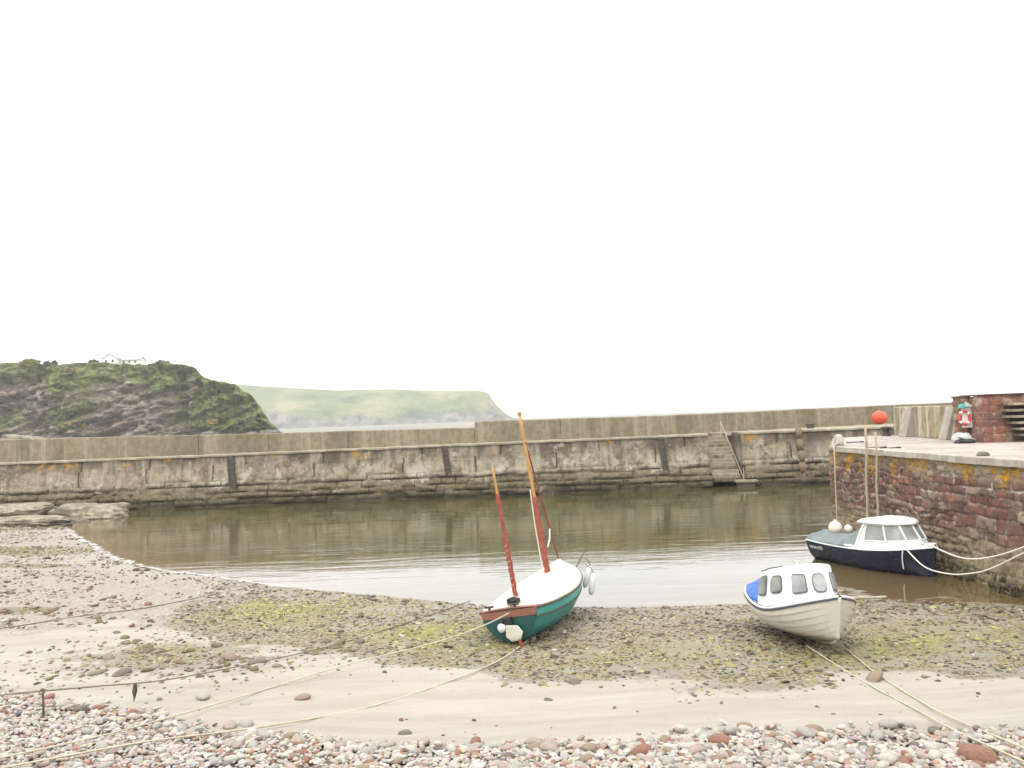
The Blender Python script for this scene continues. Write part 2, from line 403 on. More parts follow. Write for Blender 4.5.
# ----------------------------------------------------------------------------- the ground
SHORE = np.array([(-30.5, 58.), (-29., 52.), (-25.8, 45.4), (-21.9, 39.8), (-19.1, 36.), (-16.4, 32.4), (-13.6, 29.6), (-10.9, 27.5), (-8.25, 25.7), (-5.65, 24.1),
                  (-3.4, 22.9), (-1.1, 21.8), (2.06, 20.95), (4.6, 20.65), (6.6, 20.65), (8.8, 20.85), (10.5, 20.35), (12.1, 19.45), (20., 18.)])
def shore_dist(x, y):
    """metres to the water's edge, positive on the beach"""
    x = np.asarray(x, float); y = np.asarray(y, float)
    d = np.full(np.broadcast(x, y).shape, 1e9)
    for (ax, ay), (bx, by) in zip(SHORE[:-1], SHORE[1:]):
        ex, ey = bx - ax, by - ay
        t = np.clip(((x - ax) * ex + (y - ay) * ey) / (ex * ex + ey * ey), 0, 1)
        d = np.minimum(d, np.hypot(x - ax - t * ex, y - ay - t * ey))
    land = y < np.interp(x, SHORE[:, 0], SHORE[:, 1])
    land = land | (x < -30.5)
    return np.where(land, d, -d)
def gz(x, y, detail=True):
    x = np.asarray(x, float); y = np.asarray(y, float)
    d = shore_dist(x, y)
    zl = .05 * np.minimum(d, 7) + .018 * np.clip(d - 7, 0, 40) + .12 * np.clip(12.2 + .25 * np.clip(-x - 2, 0, 9) - y, 0, 20)
    zw = np.maximum(.09 * d, -1.6)
    z = np.where(d > 0, zl, zw)
    if detail:
        f = sstep(-1.5, 3., d)
        z = z + (.16 * (fbm(x * .28, y * .4, 3, 3) - .5) * f + (.05 * f + .012) * (fbm(x * 1.7, y * 1.9, 9, 3) - .5) + .05 * (fbm(x * .5, y * .5, 21, 2) - .5))
    far = np.maximum(np.maximum(np.abs(x) - 75, y - 75), 0)
    z = np.where((far > 0) & (y > 0), np.minimum(z, 1.) - np.minimum(far * .3, 4), z)      # the sea bed outside the harbour
    return np.clip(z, -4, 4.5)
# zone lines on the beach: x -> y
WEED_LO = np.array(sorted([(-9.756, 21.285), (-7.429, 18.713), (-4.024, 16.973), (-1.571, 15.400), (0.624, 13.920), (2.088, 13.439), (3.920, 13.476), (6.314, 13.624), (8.679, 14.068)]))
COB_HI = np.array(sorted([(-11.891, 14.993), (-9.173, 14.216), (-6.459, 13.309), (-4.109, 11.718), (-1.742, 11.292), (0.994, 10.904), (2.709, 11.329), (5.127, 11.144), (6.605, 10.793), (8.188, 10.682)]))
def zones(x, y):
    d = shore_dist(x, y)
    wl = np.interp(x, WEED_LO[:, 0], WEED_LO[:, 1])
    wob = (fbm(x * .5, y * .5, 41, 3) - .5)
    weed = sstep(-.8, 1.0, y - wl + wob * 2.8 + .8 * (fbm(x * 1.8, y * 2.2, 43, 3) - .5)) * sstep(-10.5, -7.0, x + wob * 3)
    weed = np.maximum(weed, .62 * np.exp(-(((x - -7.249) / 2.6) ** 2 + ((y - 16.622) / 1.6) ** 2)))         # stony patch on the sand
    weed = weed * sstep(-.6, .1, d)
    green = np.zeros_like(weed)
    for cx, cy, rx, ry, a in [(-5.740, 21.044, 2.4, 1.6, .9), (-2.318, 18.509, 1.9, .9, 1.), (-1.081, 16.844, 1.5, .6, .9), (-7.415, 22.173, 1.2, .8, .9), (-8.759, 22.099, .7, .35, .9), (8.323, 16.141, 2.4, 1.1, .85), (6.385, 15.345, 1.8, .7, .55), (-13.778, 21.729, 1.1, .55, 1.6),
                              (-20.889, 34.127, 3.4, 1.3, 1.5), (-25.522, 43.490, 4.5, 1.5, 1.5), (-18.556, 30.001, 2.4, .7, 1.), (-15.714, 27.613, 1.6, .6, .6), (1.499, 15.696, 3.5, .8, .35), (-7.432, 17.103, 2.2, .8, .35), (3.540, 16.141, 2.5, .8, .35)]:
        green = np.maximum(green, a * np.exp(-(((x - cx) / rx) ** 2 + ((y - cy) / ry) ** 2)))
    weed = np.maximum(weed, .95 * sstep(.3, .8, green) * (x < -5))
    cob = sstep(.35, -.25, y - np.interp(x, COB_HI[:, 0], COB_HI[:, 1]) + np.interp(x, [-6, 0], [.1, .5]) + wob * .9)
    shing = sstep(-6.5, -9.5, x + wob * 5) * sstep(17.8, 20.5, y + wob * 5)
    wet = sstep(2.6, .2, d + wob * 2) 
    return weed, green, cob, shing, wet

def axis(lo, hi, step, ext, n=9):
    a = np.arange(lo, hi + 1e-6, step); g = np.geomspace(step * 4, ext, n)
    return np.concatenate([(lo - g)[::-1], a, hi + g])
def grid_mesh(name, xs, ys, zf, mat, attrs=None, parent=None):
    X, Y = np.meshgrid(xs, ys); Z = zf(X, Y)
    V = np.stack([X, Y, Z], -1).reshape(-1, 3)
    nx, ny = len(xs), len(ys); i = np.arange(nx * ny).reshape(ny, nx)
    F = np.stack([i[:-1, :-1], i[:-1, 1:], i[1:, 1:], i[1:, :-1]], -1).reshape(-1, 4)
    at = attrs(X.ravel(), Y.ravel()) if attrs else None
    return np_mesh(name, V, F, mat, parent, True, at)

ys = np.concatenate([axis(7., 25., .11, 3000)[:-9], axis(25.1, 58., .2, 3000)[9:]])
tag(grid_mesh('beach', axis(-40, 15, .15, 3000), ys, gz, M('ground'),
              lambda x, y: dict(zip(('weed', 'green', 'cobble', 'shingle', 'wet'), zones(x, y)))), kind='structure')
tag(grid_mesh('water', axis(-40, 20, .75, 2900, 14), axis(16, 60, .75, 2900, 14), lambda X, Y: X * 0, M('water'),
              lambda x, y: dict(shallow=np.where(np.abs(x) < 60, np.exp(-np.clip(-shore_dist(x, y), 0, 99) / 2.6) * np.interp(x, [-9, -4], [1., .45]), 0) + .5 * sstep(7., 10., x) * sstep(34., 24., y))), kind='structure')

# thin line of foam and wet swash along the left edge of the water
pts = [Vector((x, y, 0)) for x, y in SHORE[2:11]]
pp = smooth_path(pts, 40); V = []; F = []; B_ = []; nb = 7
for i, p in enumerate(pp):
    d = (pp[min(i + 1, len(pp) - 1)] - pp[max(i - 1, 0)]).normalized(); nrm = Vector((-d.y, d.x, 0))
    t = i / len(pp)
    w = (.45 + .8 * float(fbm(i * .08, 3., 5, 3))) * (.35 + .9 * (1 - t))
    o_ = .35 * (float(fbm(i * .05, 9., 6, 3)) - .5) + .05
    for k in range(nb):
        q = p + nrm * ((k / (nb - 1) - .5) * w + o_)
        V.append((q.x, q.y, max(.014, float(gz(q.x, q.y)) + .014)))
        B_.append(math.sin(math.pi * k / (nb - 1)) * min(1, 5 * (1 - t), 9 * t + .2))
    if i: F += [((i - 1) * nb + k, (i - 1) * nb + k + 1, i * nb + k + 1, i * nb + k) for k in range(nb - 1)]
tag(np_mesh('foam', V, F, M('foam'), None, True, dict(body=B_)), kind='stuff')

# ----------------------------------------------------------------------------- masonry sheets
def masonry(S, Z, seed, courses, lens, z0):
    """block id noise, distance to the nearest joint"""
    edges = z0 + np.concatenate([[0], np.cumsum(courses)])
    row = np.clip(np.searchsorted(edges, Z) - 1, 0, len(courses) - 1)
    dz = np.minimum(np.abs(Z - edges[row]), np.abs(edges[row + 1] - Z))
    blk = np.zeros_like(S); ds = np.full_like(S, 9.)
    r = np.random.default_rng(seed); smin, smax = S.min() - 3, S.max() + 3
    for i in range(len(courses)):
        m = row == i
        lo, hi = lens(i)
        e = smin + np.cumsum(r.uniform(lo, hi, int((smax - smin) / lo) + 2)); e = np.concatenate([[smin - 1], e])
        v = r.random(len(e))
        k = np.clip(np.searchsorted(e, S[m]) - 1, 0, len(e) - 2)
        blk[m] = v[k]; ds[m] = np.minimum(np.abs(S[m] - e[k]), np.abs(e[k + 1] - S[m]))
    return blk, ds, dz

def sheet(name, s0, s1, z0, z1, step, place, disp, mat, parent, returns=.6):
    """a wall face: s along, z up; place(s, z, out) -> xyz; disp(S, Z) -> out, attrs. The edges turn back into the wall."""
    ss = np.linspace(s0, s1, max(2, int((s1 - s0) / step) + 1)); zs = np.linspace(z0, z1, max(2, int((z1 - z0) / step) + 1))
    S, Z = np.meshgrid(ss, zs); out, at = disp(S, Z)
    def pad(A): return np.concatenate([A[:, :1], A, A[:, -1:]], 1)
    S, Z, out = pad(S), pad(Z), pad(out); out[:, 0] = -returns; out[:, -1] = -returns
    at = {k: pad(a).ravel() for k, a in at.items()}
    def padz(A): return np.concatenate([A, A[-1:]], 0)
    S, Z = padz(S), padz(Z); out = np.concatenate([out, np.full_like(out[-1:], -returns)], 0)
    at = {k: np.concatenate([a.reshape(-1, S.shape[1]), a.reshape(-1, S.shape[1])[-1:]], 0).ravel() for k, a in at.items()}
    V = np.stack(place(S, Z, out), -1).reshape(-1, 3)
    ny, nx = S.shape; i = np.arange(nx * ny).reshape(ny, nx)
    F = np.stack([i[:-1, :-1], i[:-1, 1:], i[1:, 1:], i[1:, :-1]], -1).reshape(-1, 4)
    return np_mesh(name, V, F, mat, parent, True, at)

# ----------------------------------------------------------------------------- the far harbour wall
WALL_Y = 52.0
wall = empty('harbour_wall', 'long weathered concrete and stone harbour wall across the far side of the basin', 'harbour wall', (0, WALL_Y, 0))
def ledge_z(x): return float(np.interp(x, [-40, -18, -3, 10, 30], [3.27, 3.3, 3.38, 3.42, 3.5]))
def par_y(x): return float(np.interp(x, [-80, 9, 13, 24, 40], [1.2, 1.2, 2.7, 5.4, 9.4]))       # parapet face behind the wall face
def far_disp(S, Z):
    sw = S + .25 * (fbm(S * .8, Z * .8, 60, 3) - .5); zw = Z + .16 * (fbm(S * .45, Z * .5, 61, 3) - .5) - .02 * S * 0
    up = sstep(1.55, 1.75, zw)
    b1, ds1, dz1 = masonry(sw, zw, 5, [.95, .8], lambda i: (4.2, 6.5), 1.65)
    b2, ds2, dz2 = masonry(sw + .0, zw, 8, [.55, .5, .42, .38, .45, .35], lambda i: (.7, 2.6), -1.)
    j1 = np.maximum(sstep(.10, .0, ds1), sstep(.085, .0, np.abs(zw - 1.66)) * sstep(.3, .42, fbm(S * .35, Z * 0 + 3, 66, 2)))
    j2 = np.maximum(sstep(.09, .0, ds2) * .75, sstep(.09, .0, dz2)) * sstep(.28, .46, fbm(S * .5, Z * 1.1, 67, 3))
    rough = fbm(S * .9, Z * 1.6, 62, 5) - .5; fine = fbm(S * 4, Z * 6, 63, 3) - .5
    o1 = .04 * (b1 - .5) - .05 * j1 + .06 * rough + .02 * fine
    o2 = .22 * (b2 - .35) - .16 * j2 + .34 * rough + .12 * fine
    o = o1 * up + (o2 + .08) * (1 - up)
    crack = .6 * sstep(.022, .0, np.abs(fbm(S * .33, Z * 1.6, 70, 4) - .5)) * sstep(.52, .6, fbm(S * .12, Z * .3, 71, 2)) * sstep(1.9, 1.4, Z)
    o = o - .22 * crack + .16 * sstep(1.5, .2, Z) - .25 * sstep(.75, .3, Z) * sstep(.46, .62, fbm(S * .3, Z * .5, 72, 3))
    jnt = np.clip(np.maximum(j1 * up, j2 * (1 - up)) + crack, 0, 1)
    return o, dict(blk=b1 * up * .5 + b2 * (1 - up), jnt=jnt)
STAIR = (12.55, 14.75)
def far_place(S, Z, O): return S, -.55 - O + .14 * (Z + 0) , Z
def far_top(o):     # the top edge follows the ledge
    me = o.data; n = len(me.vertices); c = np.empty(n * 3, np.float32); me.vertices.foreach_get('co', c); c = c.reshape(-1, 3)
    lz = np.interp(c[:, 0], [-40, -18, -3, 10, 30], [3.27, 3.3, 3.38, 3.42, 3.5]) - .1
    c[:, 2] = np.where(c[:, 2] > 0, c[:, 2] * lz / 3.3, c[:, 2]); me.vertices.foreach_set('co', c.ravel()); me.update()
for a, b in ((-62, STAIR[0]), (STAIR[1], 34)):
    far_top(sheet('wall_face', a, b, -1., 3.3, .085, far_place, far_disp, M('wall_face'), wall))
def strip(name, xs, prof, mat, bev=.02):
    """sweep a (y, z) outline, given by x, along the wall"""
    V = []; F = []; n = None
    for x in xs:
        pr = prof(x); n = len(pr); V += [(x, y, z) for y, z in pr]
    for i in range(len(xs) - 1):
        for k in range(n): F.append((i * n + k, i * n + (k + 1) % n, (i + 1) * n + (k + 1) % n, (i + 1) * n + k))
    F.append(tuple(range(n))[::-1]); F.append(tuple(range((len(xs) - 1) * n, len(xs) * n)))
    return py_mesh(name, V, F, mat, wall)
def seq(a, b, st=1.): return list(np.linspace(a, b, max(2, int(round((b - a) / st)) + 1)))
for a, b in ((-62, STAIR[0]), (STAIR[1], 34)):
    strip('wall_core', seq(a, b, 1.5), lambda x: [(.3, -1.2), (par_y(x) + .5, -1.2), (par_y(x) + .5, ledge_z(x) - .11), (.3, ledge_z(x) - .11)], M('wall_face'))
    def led(x):
        lz = ledge_z(x) + .012 * math.sin(x * 3.1) + .02 * (vnoise(x * 1.3, 2.) - .5); w = -.17 - .03 * vnoise(x * 2.1, 7.)
        return [(w, lz - .13), (w - .0, lz - .03), (w + .03, lz), (par_y(x) + .3, lz), (par_y(x) + .3, lz - .1), (.1, lz - .13)]
    strip('ledge', seq(a, b, .35), led, M('ledge'))
strip('ledge', seq(STAIR[0], STAIR[1], .3), lambda x: [(2.35, 3.2), (2.35, 3.43), (par_y(x) + .3, 3.43), (par_y(x) + .3, 3.2)], M('pale_conc'))
def par_sec(x, zt, t=.55):
    y0 = par_y(x); zt += .03 * (vnoise(x * .7, 4.) - .5)
    return [(y0, ledge_z(x) - .05), (y0 + .04, zt - .05), (y0 + .09, zt), (y0 + t - .05, zt), (y0 + t, zt - .05), (y0 + t, 2.)]
# low length on the left, raised length from the step, each poured bay its own width of wall with an open joint
def bays(x0, x1, zt, w):
    bb = []; x = x0
    while x < x1 - .5:
        e = min(x + w * (1 + .3 * (random.random() - .5)), x1); bb.append((x, e)); x = e
    for (a, b) in bb:
        k = .02 * (random.random() - .5)
        strip('parapet', seq(a + .012, b - .012, .6), lambda x: [(y + k, z) for y, z in par_sec(x, zt(x))], M('parapet'))
strip('parapet_core', seq(-62, 36, 1.), lambda x: [(par_y(x) + .12, 3.2), (par_y(x) + .12, 4.3), (par_y(x) + .42, 4.3), (par_y(x) + .42, 3.2)], M('parapet'))
bays(-62, -2.604, lambda x: float(np.interp(x, [-34, -18, -2.7], [4.78, 4.56, 4.40])), 5.4)
bays(-2.6, 36, lambda x: float(np.interp(x, [-2.5, 12, 22, 36], [4.80, 4.72, 4.80, 4.86])), 6.4)
# ladders let into the face: dark back board, two strings, rungs
def ladder(xt, xb, zt, zb, w=.42):
    l = MB()
    def at(x, z, y): return Vector((x, y, z))
    yb = -.55 + .14 * 3
    def px(z): return xt + (xb - xt) * (zt - z) / (zt - zb)
    def py(z): return -.55 + .14 * z - .10 - .05 * (z < 2)
    l.add([(px(z) + s * w / 2, py(z) + d, z) for z in (zb, zt) for s in (-1, 1) for d in (-.03, .35)],
          [(0, 1, 3, 2), (4, 6, 7, 5), (0, 4, 5, 1), (2, 3, 7, 6), (0, 2, 6, 4), (1, 5, 7, 3)])
    for s in (-1, 1):
        l.tube([(px(zb) + s * w * .42, py(zb) - .09, zb), (px(zt) + s * w * .42, py(zt) - .09, zt + .0)], .035, 6)
    z = zb + .15
    while z < zt - .1:
        l.tube([(px(z) - w * .42, py(z) - .09, z), (px(z) + w * .42, py(z) - .09, z)], .022, 6); z += .28
    return l.build('ladder', M('timber_dark'), wall)
ladder(-18.378, -18.105, 3.2, 1.05)
ladder(-4.538, -4.280, 3.3, 1.45, .4)
ladder(9.490, 9.648, 3.32, 1.1, .4)
fp = MB(); a_, b_ = Vector((18.337, -.32, 3.62)), Vector((18.468, -.62, -.8))
for k in range(6):
    p, q = a_.lerp(b_, k / 6), a_.lerp(b_, (k + 1) / 6 - .006)
    fp.tube([p, q], .2 + .012 * (k % 2), 7)
fp.build('fender_post', M('timber'), wall, True)
# stair set into the wall
NST = 13
for k in range(NST):
    z1 = 3.4 - k * .235; y0 = 2.3 - k * .2
    m = MB().box(STAIR[0] + .02 + .012 * k, STAIR[1] - .35 + .02 * k - .1, y0 - .2 - .04 * random.random(), y0 + .25, z1 - .27, z1)
    m.build('step', M('ledge' if k % 3 else 'wall_face'), wall, bevel=.03)
MB().box(14.0, 15.35, -1.0, -.35, .28, .44).build('landing', M('ledge'), wall, bevel=.03)
MB().box(14.12, 15.2, -.9, -.42, -.6, .28).build('landing_base', M('timber_dark'), wall)
MB().tube([(13.75, 1.3, 4.2), (14.3, -.2, 1.6), (14.55, -.75, .5)], .02, 6).tube([(13.75, 1.3, 4.2), (13.75, 1.3, 3.2)], .02, 6).tube([(14.55, -.75, 1.2), (14.55, -.75, .4)], .018, 6).build('handrail', M('rope_pale'), wall)
MB().box(STAIR[0], STAIR[1], 2.33, 3.2, -1, 3.2).build('stair_back', M('wall_face'), wall)

# ----------------------------------------------------------------------------- the quay on the right
def in_x(y): return float(np.interp(y, [5, 20.3, 31.1], [14.0, 12.85, 12.2]))
quay = empty('quay', 'red sandstone quay with pale concrete deck on the right of the basin', 'quay', (0, 0, 0))
QZ = 3.4
def quay_disp(S, Z):
    sw = S + .22 * (fbm(S * 1.7, Z * 2.2, 80, 4) - .5); zw = Z + .20 * (fbm(S * .8, Z * .7, 81, 4) - .5) + .06 * np.sin(S * .6) + .09 * (fbm(S * 3.2, Z * 2., 85, 2) - .5)
    b, ds, dz = masonry(sw, zw, 12, [.36, .34, .38, .30, .42, .33, .28, .36, .30, .26, .24, .3], lambda i: (.2, .95) if i % 3 else (.16, .6), -1.)
    b_, ds_, dz_ = masonry(sw * 1., zw, 14, [.2, .17, .22, .16, .19] * 5, lambda i: (.15, .4), -1.)      # patches of small rubble
    rub = fbm(S * .55, Z * .8, 88, 3) + .10 * sstep(1.9, 2.9, Z) > .56
    b, ds, dz = np.where(rub, b_, b), np.where(rub, ds_, ds), np.where(rub, dz_, dz)
    d = np.minimum(ds, dz); jw = .010 + .045 * fbm(S * 1.4, Z * 1.4, 82, 4) ** 1.5
    j = sstep(jw * 1.5, jw * .5, d)
    fine = fbm(S * 7, Z * 7, 83, 4) - .5; r = fbm(S * 1.3, Z * 1.3, 84, 4) - .5
    o = .08 * (b - .5) - .045 * j + .05 * fine + .08 * r + .10 * sstep(.9, -.1, Z)
    low = sstep(.95, .45, Z + .5 * (fbm(S * .7, Z * .3, 86, 3) - .5))
    o = o * (1 - .5 * low) + low * (.18 * (fbm(S * 1.1, Z * 1.1, 87, 5) - .5) + .05)
    return o, dict(blk=b, jnt=j * (1 - low))
def quay_place(S, Z, O):      # S = y; the face looks to -x
    x = np.interp(S, [5, 20.3, 31.1], [14.0, 12.85, 12.2]); return x - O - .05 + .03 * Z, S, Z
sheet('quay_face', 14., 31.1, -1., 3.26, .035, quay_place, quay_disp, M('redstone_quay'), quay, .5)
def end_place(S, Z, O):       # from the near corner back to the far corner
    dx, dy = 3.1, 7.6; L = math.hypot(dx, dy); u = S / L
    return 12.2 + dx * u - O * dy / L - .02, 31.1 + dy * u + O * dx / L, Z
sheet('quay_face', 0., 8.2, -1., 3.26, .1, end_place, quay_disp, M('redstone_quay'), quay, .5)
MB().prism([(12.55, 31.0), (15.45, 38.5), (19.2, 39.6), (26, 39.6), (26, 5), (14.4, 5), (13.2, 20.3)], -1.2, 3.24).build('quay_core', M('redstone'), quay)
deck = MB()
ys_ = seq(5, 31.05, .45)
edge = [(in_x(y) - .07 + .035 * (vnoise(y * 1.9, 3.) - .5), y) for y in ys_]
deck.prism(edge + [(12.35, 31.3)] + [(12.35 + 3.0 * t, 31.3 + 7.35 * t) for t in (.25, .5, .75, 1)] + [(18.4, 39.6), (26, 39.6), (26, 5)], 3.25, QZ)
deck.build('quay_deck', M('deck'), quay, bevel=.03)
co = MB()
i_ = 0
while i_ < len(ys_) - 2:
    st_ = random.choice((1, 2, 2, 3)); a, b = edge[i_], edge[min(i_ + st_, len(edge) - 1)]; i_ += st_; w = .62 + .1 * random.random()
    co.prism([(a[0] - .015, a[1] + .006), (a[0] + w, a[1] + .006), (b[0] + w, b[1] - .006), (b[0] - .015, b[1] - .006)], 3.2 + .03 * random.random(), QZ + .012 + .014 * random.random())
co.build('coping', M('pale_conc'), quay, bevel=.02)

# parapet on the seaward side of the quay
qp = empty('quay_parapet', 'buff concrete parapet wall behind the pale quay deck', 'wall', (18.4, 39.6, QZ))
def qpx(y): return float(np.interp(y, [30, 32, 36, 39.6], [17.55, 17.75, 18.15, 18.75]))
pr = [(qpx(y), y) for y in seq(30.9, 39.6, 1.)]
MB().prism([(x - 18.4, y - 39.6) for x, y in pr] + [(x + .8 - 18.4, y - 39.6) for x, y in pr[::-1]], 0., 1.38).build('wall', M('quay_par'), qp, bevel=.04)
for y0, y1 in ((36.6, 37.7), (32.3, 33.0), (31.2, 31.9)):
    m = MB(); V = []
    for y in (y0, y1):
        x = qpx(y) - 18.4
        V += [(x - .42, y - 39.6, 0), (x + .1, y - 39.6, 0), (x + .1, y - 39.6, 1.345), (x - .05, y - 39.6, 1.345)]
    m.add(V, [(0, 1, 2, 3), (4, 7, 6, 5), (0, 4, 5, 1), (1, 5, 6, 2), (2, 6, 7, 3), (3, 7, 4, 0)]).build('buttress', M('pale_conc'), qp, bevel=.03)

# red masonry block with the lifebuoy and the cantilevered steps
blk = empty('masonry_block', 'red sandstone block wall with stone steps sticking out at the right edge', 'wall', (18., 30, QZ))
def blk_disp(S, Z):
    sw = S + .16 * (fbm(S * 2, Z * 2.4, 90, 3) - .5); zw = Z + .13 * (fbm(S * 1.5, Z * 1.5, 91, 4) - .5)
    b, ds, dz = masonry(sw, zw, 21, [.3, .26, .24, .3, .22, .28, .25], lambda i: (.2, .6), 0.)
    j = sstep(.035, .012, np.minimum(ds, dz)); r = fbm(S * 4, Z * 4, 93, 4) - .5
    return .03 * (b - .5) - .025 * j + .05 * r, dict(blk=b, jnt=j)
BT = 1.7
sheet('block_face', -1.1, -.8, 0, BT, .03, lambda S, Z, O: (S, .25 - O, Z), blk_disp, M('redstone'), blk, .3)
sheet('block_face', -.8, 6., 0, BT + .02, .04, lambda S, Z, O: (S, -.6 - O, Z), blk_disp, M('redstone'), blk, .5)
sheet('block_face', -.62, .7, 0, BT, .05, lambda S, Z, O: (-.78 - O * .6, .28 - (S + .62) * .3, Z), blk_disp, M('redstone'), blk, .05)
sheet('block_face', 0, .5, 0, BT, .05, lambda S, Z, O: (-1.1 - O, .78 - S, Z), blk_disp, M('redstone'), blk, .3)
MB().box(-1.06, -.7, .32, .8, 0, BT - .02).box(-.7, 6, -.5, .8, 0, BT - .02).build('block_core', M('redstone'), blk)
MB().box(-1.13, -.74, .2, .84, BT - .018, BT + .05).box(-.83, 6, -.66, .84, BT + .022, BT + .08).build('cap', M('redstone'), blk, bevel=.02)
for k in range(6):
    z = 1.42 - k * .225; x = [-.02, -.1, -.08, .08, .17, .27][k]
    MB().box(x, x + 1.25, -1.25, -.45, z - .09, z).build('step', M('slab_rock'), blk, bevel=.02)
# dark panel standing in for the shaded voids under the steps
MB().box(.25, 1.3, -.66, -.5, .05, 1.3).build('step_shade_panel', M('timber_dark'), blk)
# ----------------------------------------------------------------------------- things on the quay and the walls
def blob(name, mat, parent, sc, seed, amp=.25, sub=3, flat=True):
    V, F = ico(sub); n_ = fbm(V[:, 0] * 1.3 + 9 + V[:, 2], V[:, 1] * 1.3 + seed * 3.1, seed, 4) - .5
    V = V * (1 + 2 * amp * n_)[:, None] * np.array(sc)
    if flat: V[:, 2] = np.maximum(V[:, 2], -sc[2] * .35); V[:, 2] += sc[2] * .35
    return np_mesh(name, V, F, mat, parent, True)

lb = empty('lifebuoy_station', 'white board with red lifebuoy and teal cloth hood on the red stone block', 'lifebuoy', (16.97, 30.12, 3.95))
MB().box(-.10, .29, .0, .05, .0, .86).build('board', M('white'), lb, bevel=.012)
m = MB(); t_ = []
for k in range(25):
    a = 2 * math.pi * k / 24; t_.append((-.05 + .19 * math.cos(a), -.05, .38 + .25 * math.sin(a)))
m.tube(t_, .05, 10, False).build('ring', M('red_paint'), lb, True)
for a in (40, 130, 220, 310):
    q = [(-.05 + .19 * math.cos(R(a + d)), -.05, .38 + .25 * math.sin(R(a + d))) for d in (-12, 0, 12)]
    MB().tube(q, .054, 10).build('ring_band', M('white'), lb, True)
m = MB()
m.add([(-.28, -.10, .74), (.06, -.12, .78), (.0, .02, .92), (-.20, .04, .88), (-.25, .04, .72), (.08, .03, .76)],
      [(0, 1, 2, 3), (0, 3, 4), (1, 5, 2), (3, 2, 5, 4), (0, 4, 5, 1)]).build('hood', M('teal_cloth'), lb)
MB().add([(.02, -.13, .80), (.34, -.10, .78), (.06, .04, .99), (.36, .04, .80), (.0, .04, .80)], [(0, 1, 2), (1, 3, 2), (0, 2, 4), (0, 4, 3, 1)]).build('shelter_top', M('pale_tarp'), lb)

tb = empty('folded_tarpaulin', 'crumpled pale and black tarpaulin heaped on the deck below the lifebuoy', 'tarpaulin', (16.62, 29.75, QZ + .005))
blob('pale_sheet', M('pale_tarp'), tb, (.33, .26, .30), 4, .35)
b2 = blob('black_sheet', M('black_tarp'), tb, (.36, .28, .15), 8, .4); b2.location = (.0, -.1, .0)
b3 = blob('upper_fold', M('pale_tarp'), tb, (.36, .14, .09), 12, .4); b3.location = (.02, -.22, .13); b3.rotation_euler = (0, .25, .1)
tag(blob('stone', M('stone_dark'), None, (.16, .12, .09), 15, .3), 'small dark lump lying alone on the pale quay deck', 'stone').location = ((13.097, 22.475, 3.410)[0], (13.097, 22.475, 3.410)[1], QZ + .01)

bo = empty('mooring_bollard', 'rusty dark iron bollard at the back of the quay deck', 'bollard', (17.95, 38.7, QZ))
MB().lathe([(.22, 0), (.22, .05), (.16, .09), (.15, .26), (.23, .34), (.24, .40), (.18, .45), (.05, .47)], 18).build('post', M('iron'), bo, True)
ps = empty('mooring_post', 'pale worn stone post at the end of the quay', 'post', (12.55, 31.05, QZ))
MB().lathe([(.20, 0), (.19, .12), (.17, .28), (.16, .36), (.12, .43), (.04, .46)], 14).build('post', M('pale_conc'), ps, True)
for px_, lab in ((((13.869, 33.066, 3.400)), 'thin iron bar lying on the deck beside the pale post'), (((12.673, 28.466, 3.400)), 'short iron bar lying on the deck edge behind the poles'), (((12.874, 27.831, 3.400)), 'longer iron bar lying on the deck edge right of the poles')):
    b = empty('iron_bar', lab, 'bar', (px_[0] + .12, px_[1], QZ + .045))
    MB().tube([(-.32, 0, -.02), (.3, .1, -.015)], .02, 7).tube([(.3, .1, -.015), (.42, .02, -.012)], .028, 7).build('bar', M('iron'), b)

by = empty('mooring_buoy', 'round orange buoy on the far wall ledge beside its parapet', 'buoy', (25.346, 55.5, 3.47))
V, F = ico(4); np_mesh('float', V * np.array((.52, .50, .47)) + np.array((0, 0, .52)), F, M('orange'), by)
MB().lathe([(.07, .97), (.07, 1.02), (.03, 1.05)], 12, Matrix.Translation((0, 0, -.02))).build('eye', M('orange'), by, True)
sb = empty('stone_box', 'small dark wooden block on the ledge of the far wall', 'block', (20.089, 54.3, 3.44))
MB().box(-.2, .2, -.15, .15, 0, .26).box(-.26, .26, -.18, .18, .261, .36).build('block', M('timber_dark'), sb, bevel=.02)

def pole(label, x0, y0, z0, x1, y1, z1, r, mat):
    n = 8; pts = [(x0 + (x1 - x0) * i / n + .02 * math.sin(i * 2.1), y0 + (y1 - y0) * i / n, z0 + (z1 - z0) * i / n) for i in range(n + 1)]
    o = MB().tube(pts, [r * (1.1 - .45 * i / n) for i in range(n + 1)], 9).build('timber_pole', M(mat), None, True)
    return tag(o, label, 'pole', 'poles against the quay')
pole('thicker pale pole leaning on the quay behind the blue boat, nearer its stern', 11.93, 27.6, -.9, 12.07, 27.5, 4.22, .062, 'pale_timber')
pole('slimmer pale pole leaning on the quay close behind the blue boat cabin', 12.02, 27.0, -.9, 12.18, 27.0, 4.02, .05, 'pale_timber')

def rope(label, pts, r, mat, name='mooring_rope', cat='rope', n=10, group=None):
    o = MB().tube(smooth_path(pts, n), r, 7).build(name, M(mat), None, True)
    return tag(o, label, cat, group)
rope('thin pale rope hanging down the quay corner from the pale post', [(12.5, 30.9, 3.55), (12.1, 30.4, 3.44), (12.02, 30.2, 3.2), (11.98, 30.15, 2.0), (11.95, 30.1, .9), (11.93, 30.1, -.2)], .022, 'rope_pale')
rope('thin dark line slanting down the quay face beside the two poles', [(12.05, 29.6, 2.1), (11.98, 28.9, 1.55), (11.9, 28.3, .95)], .012, 'rope_dark')

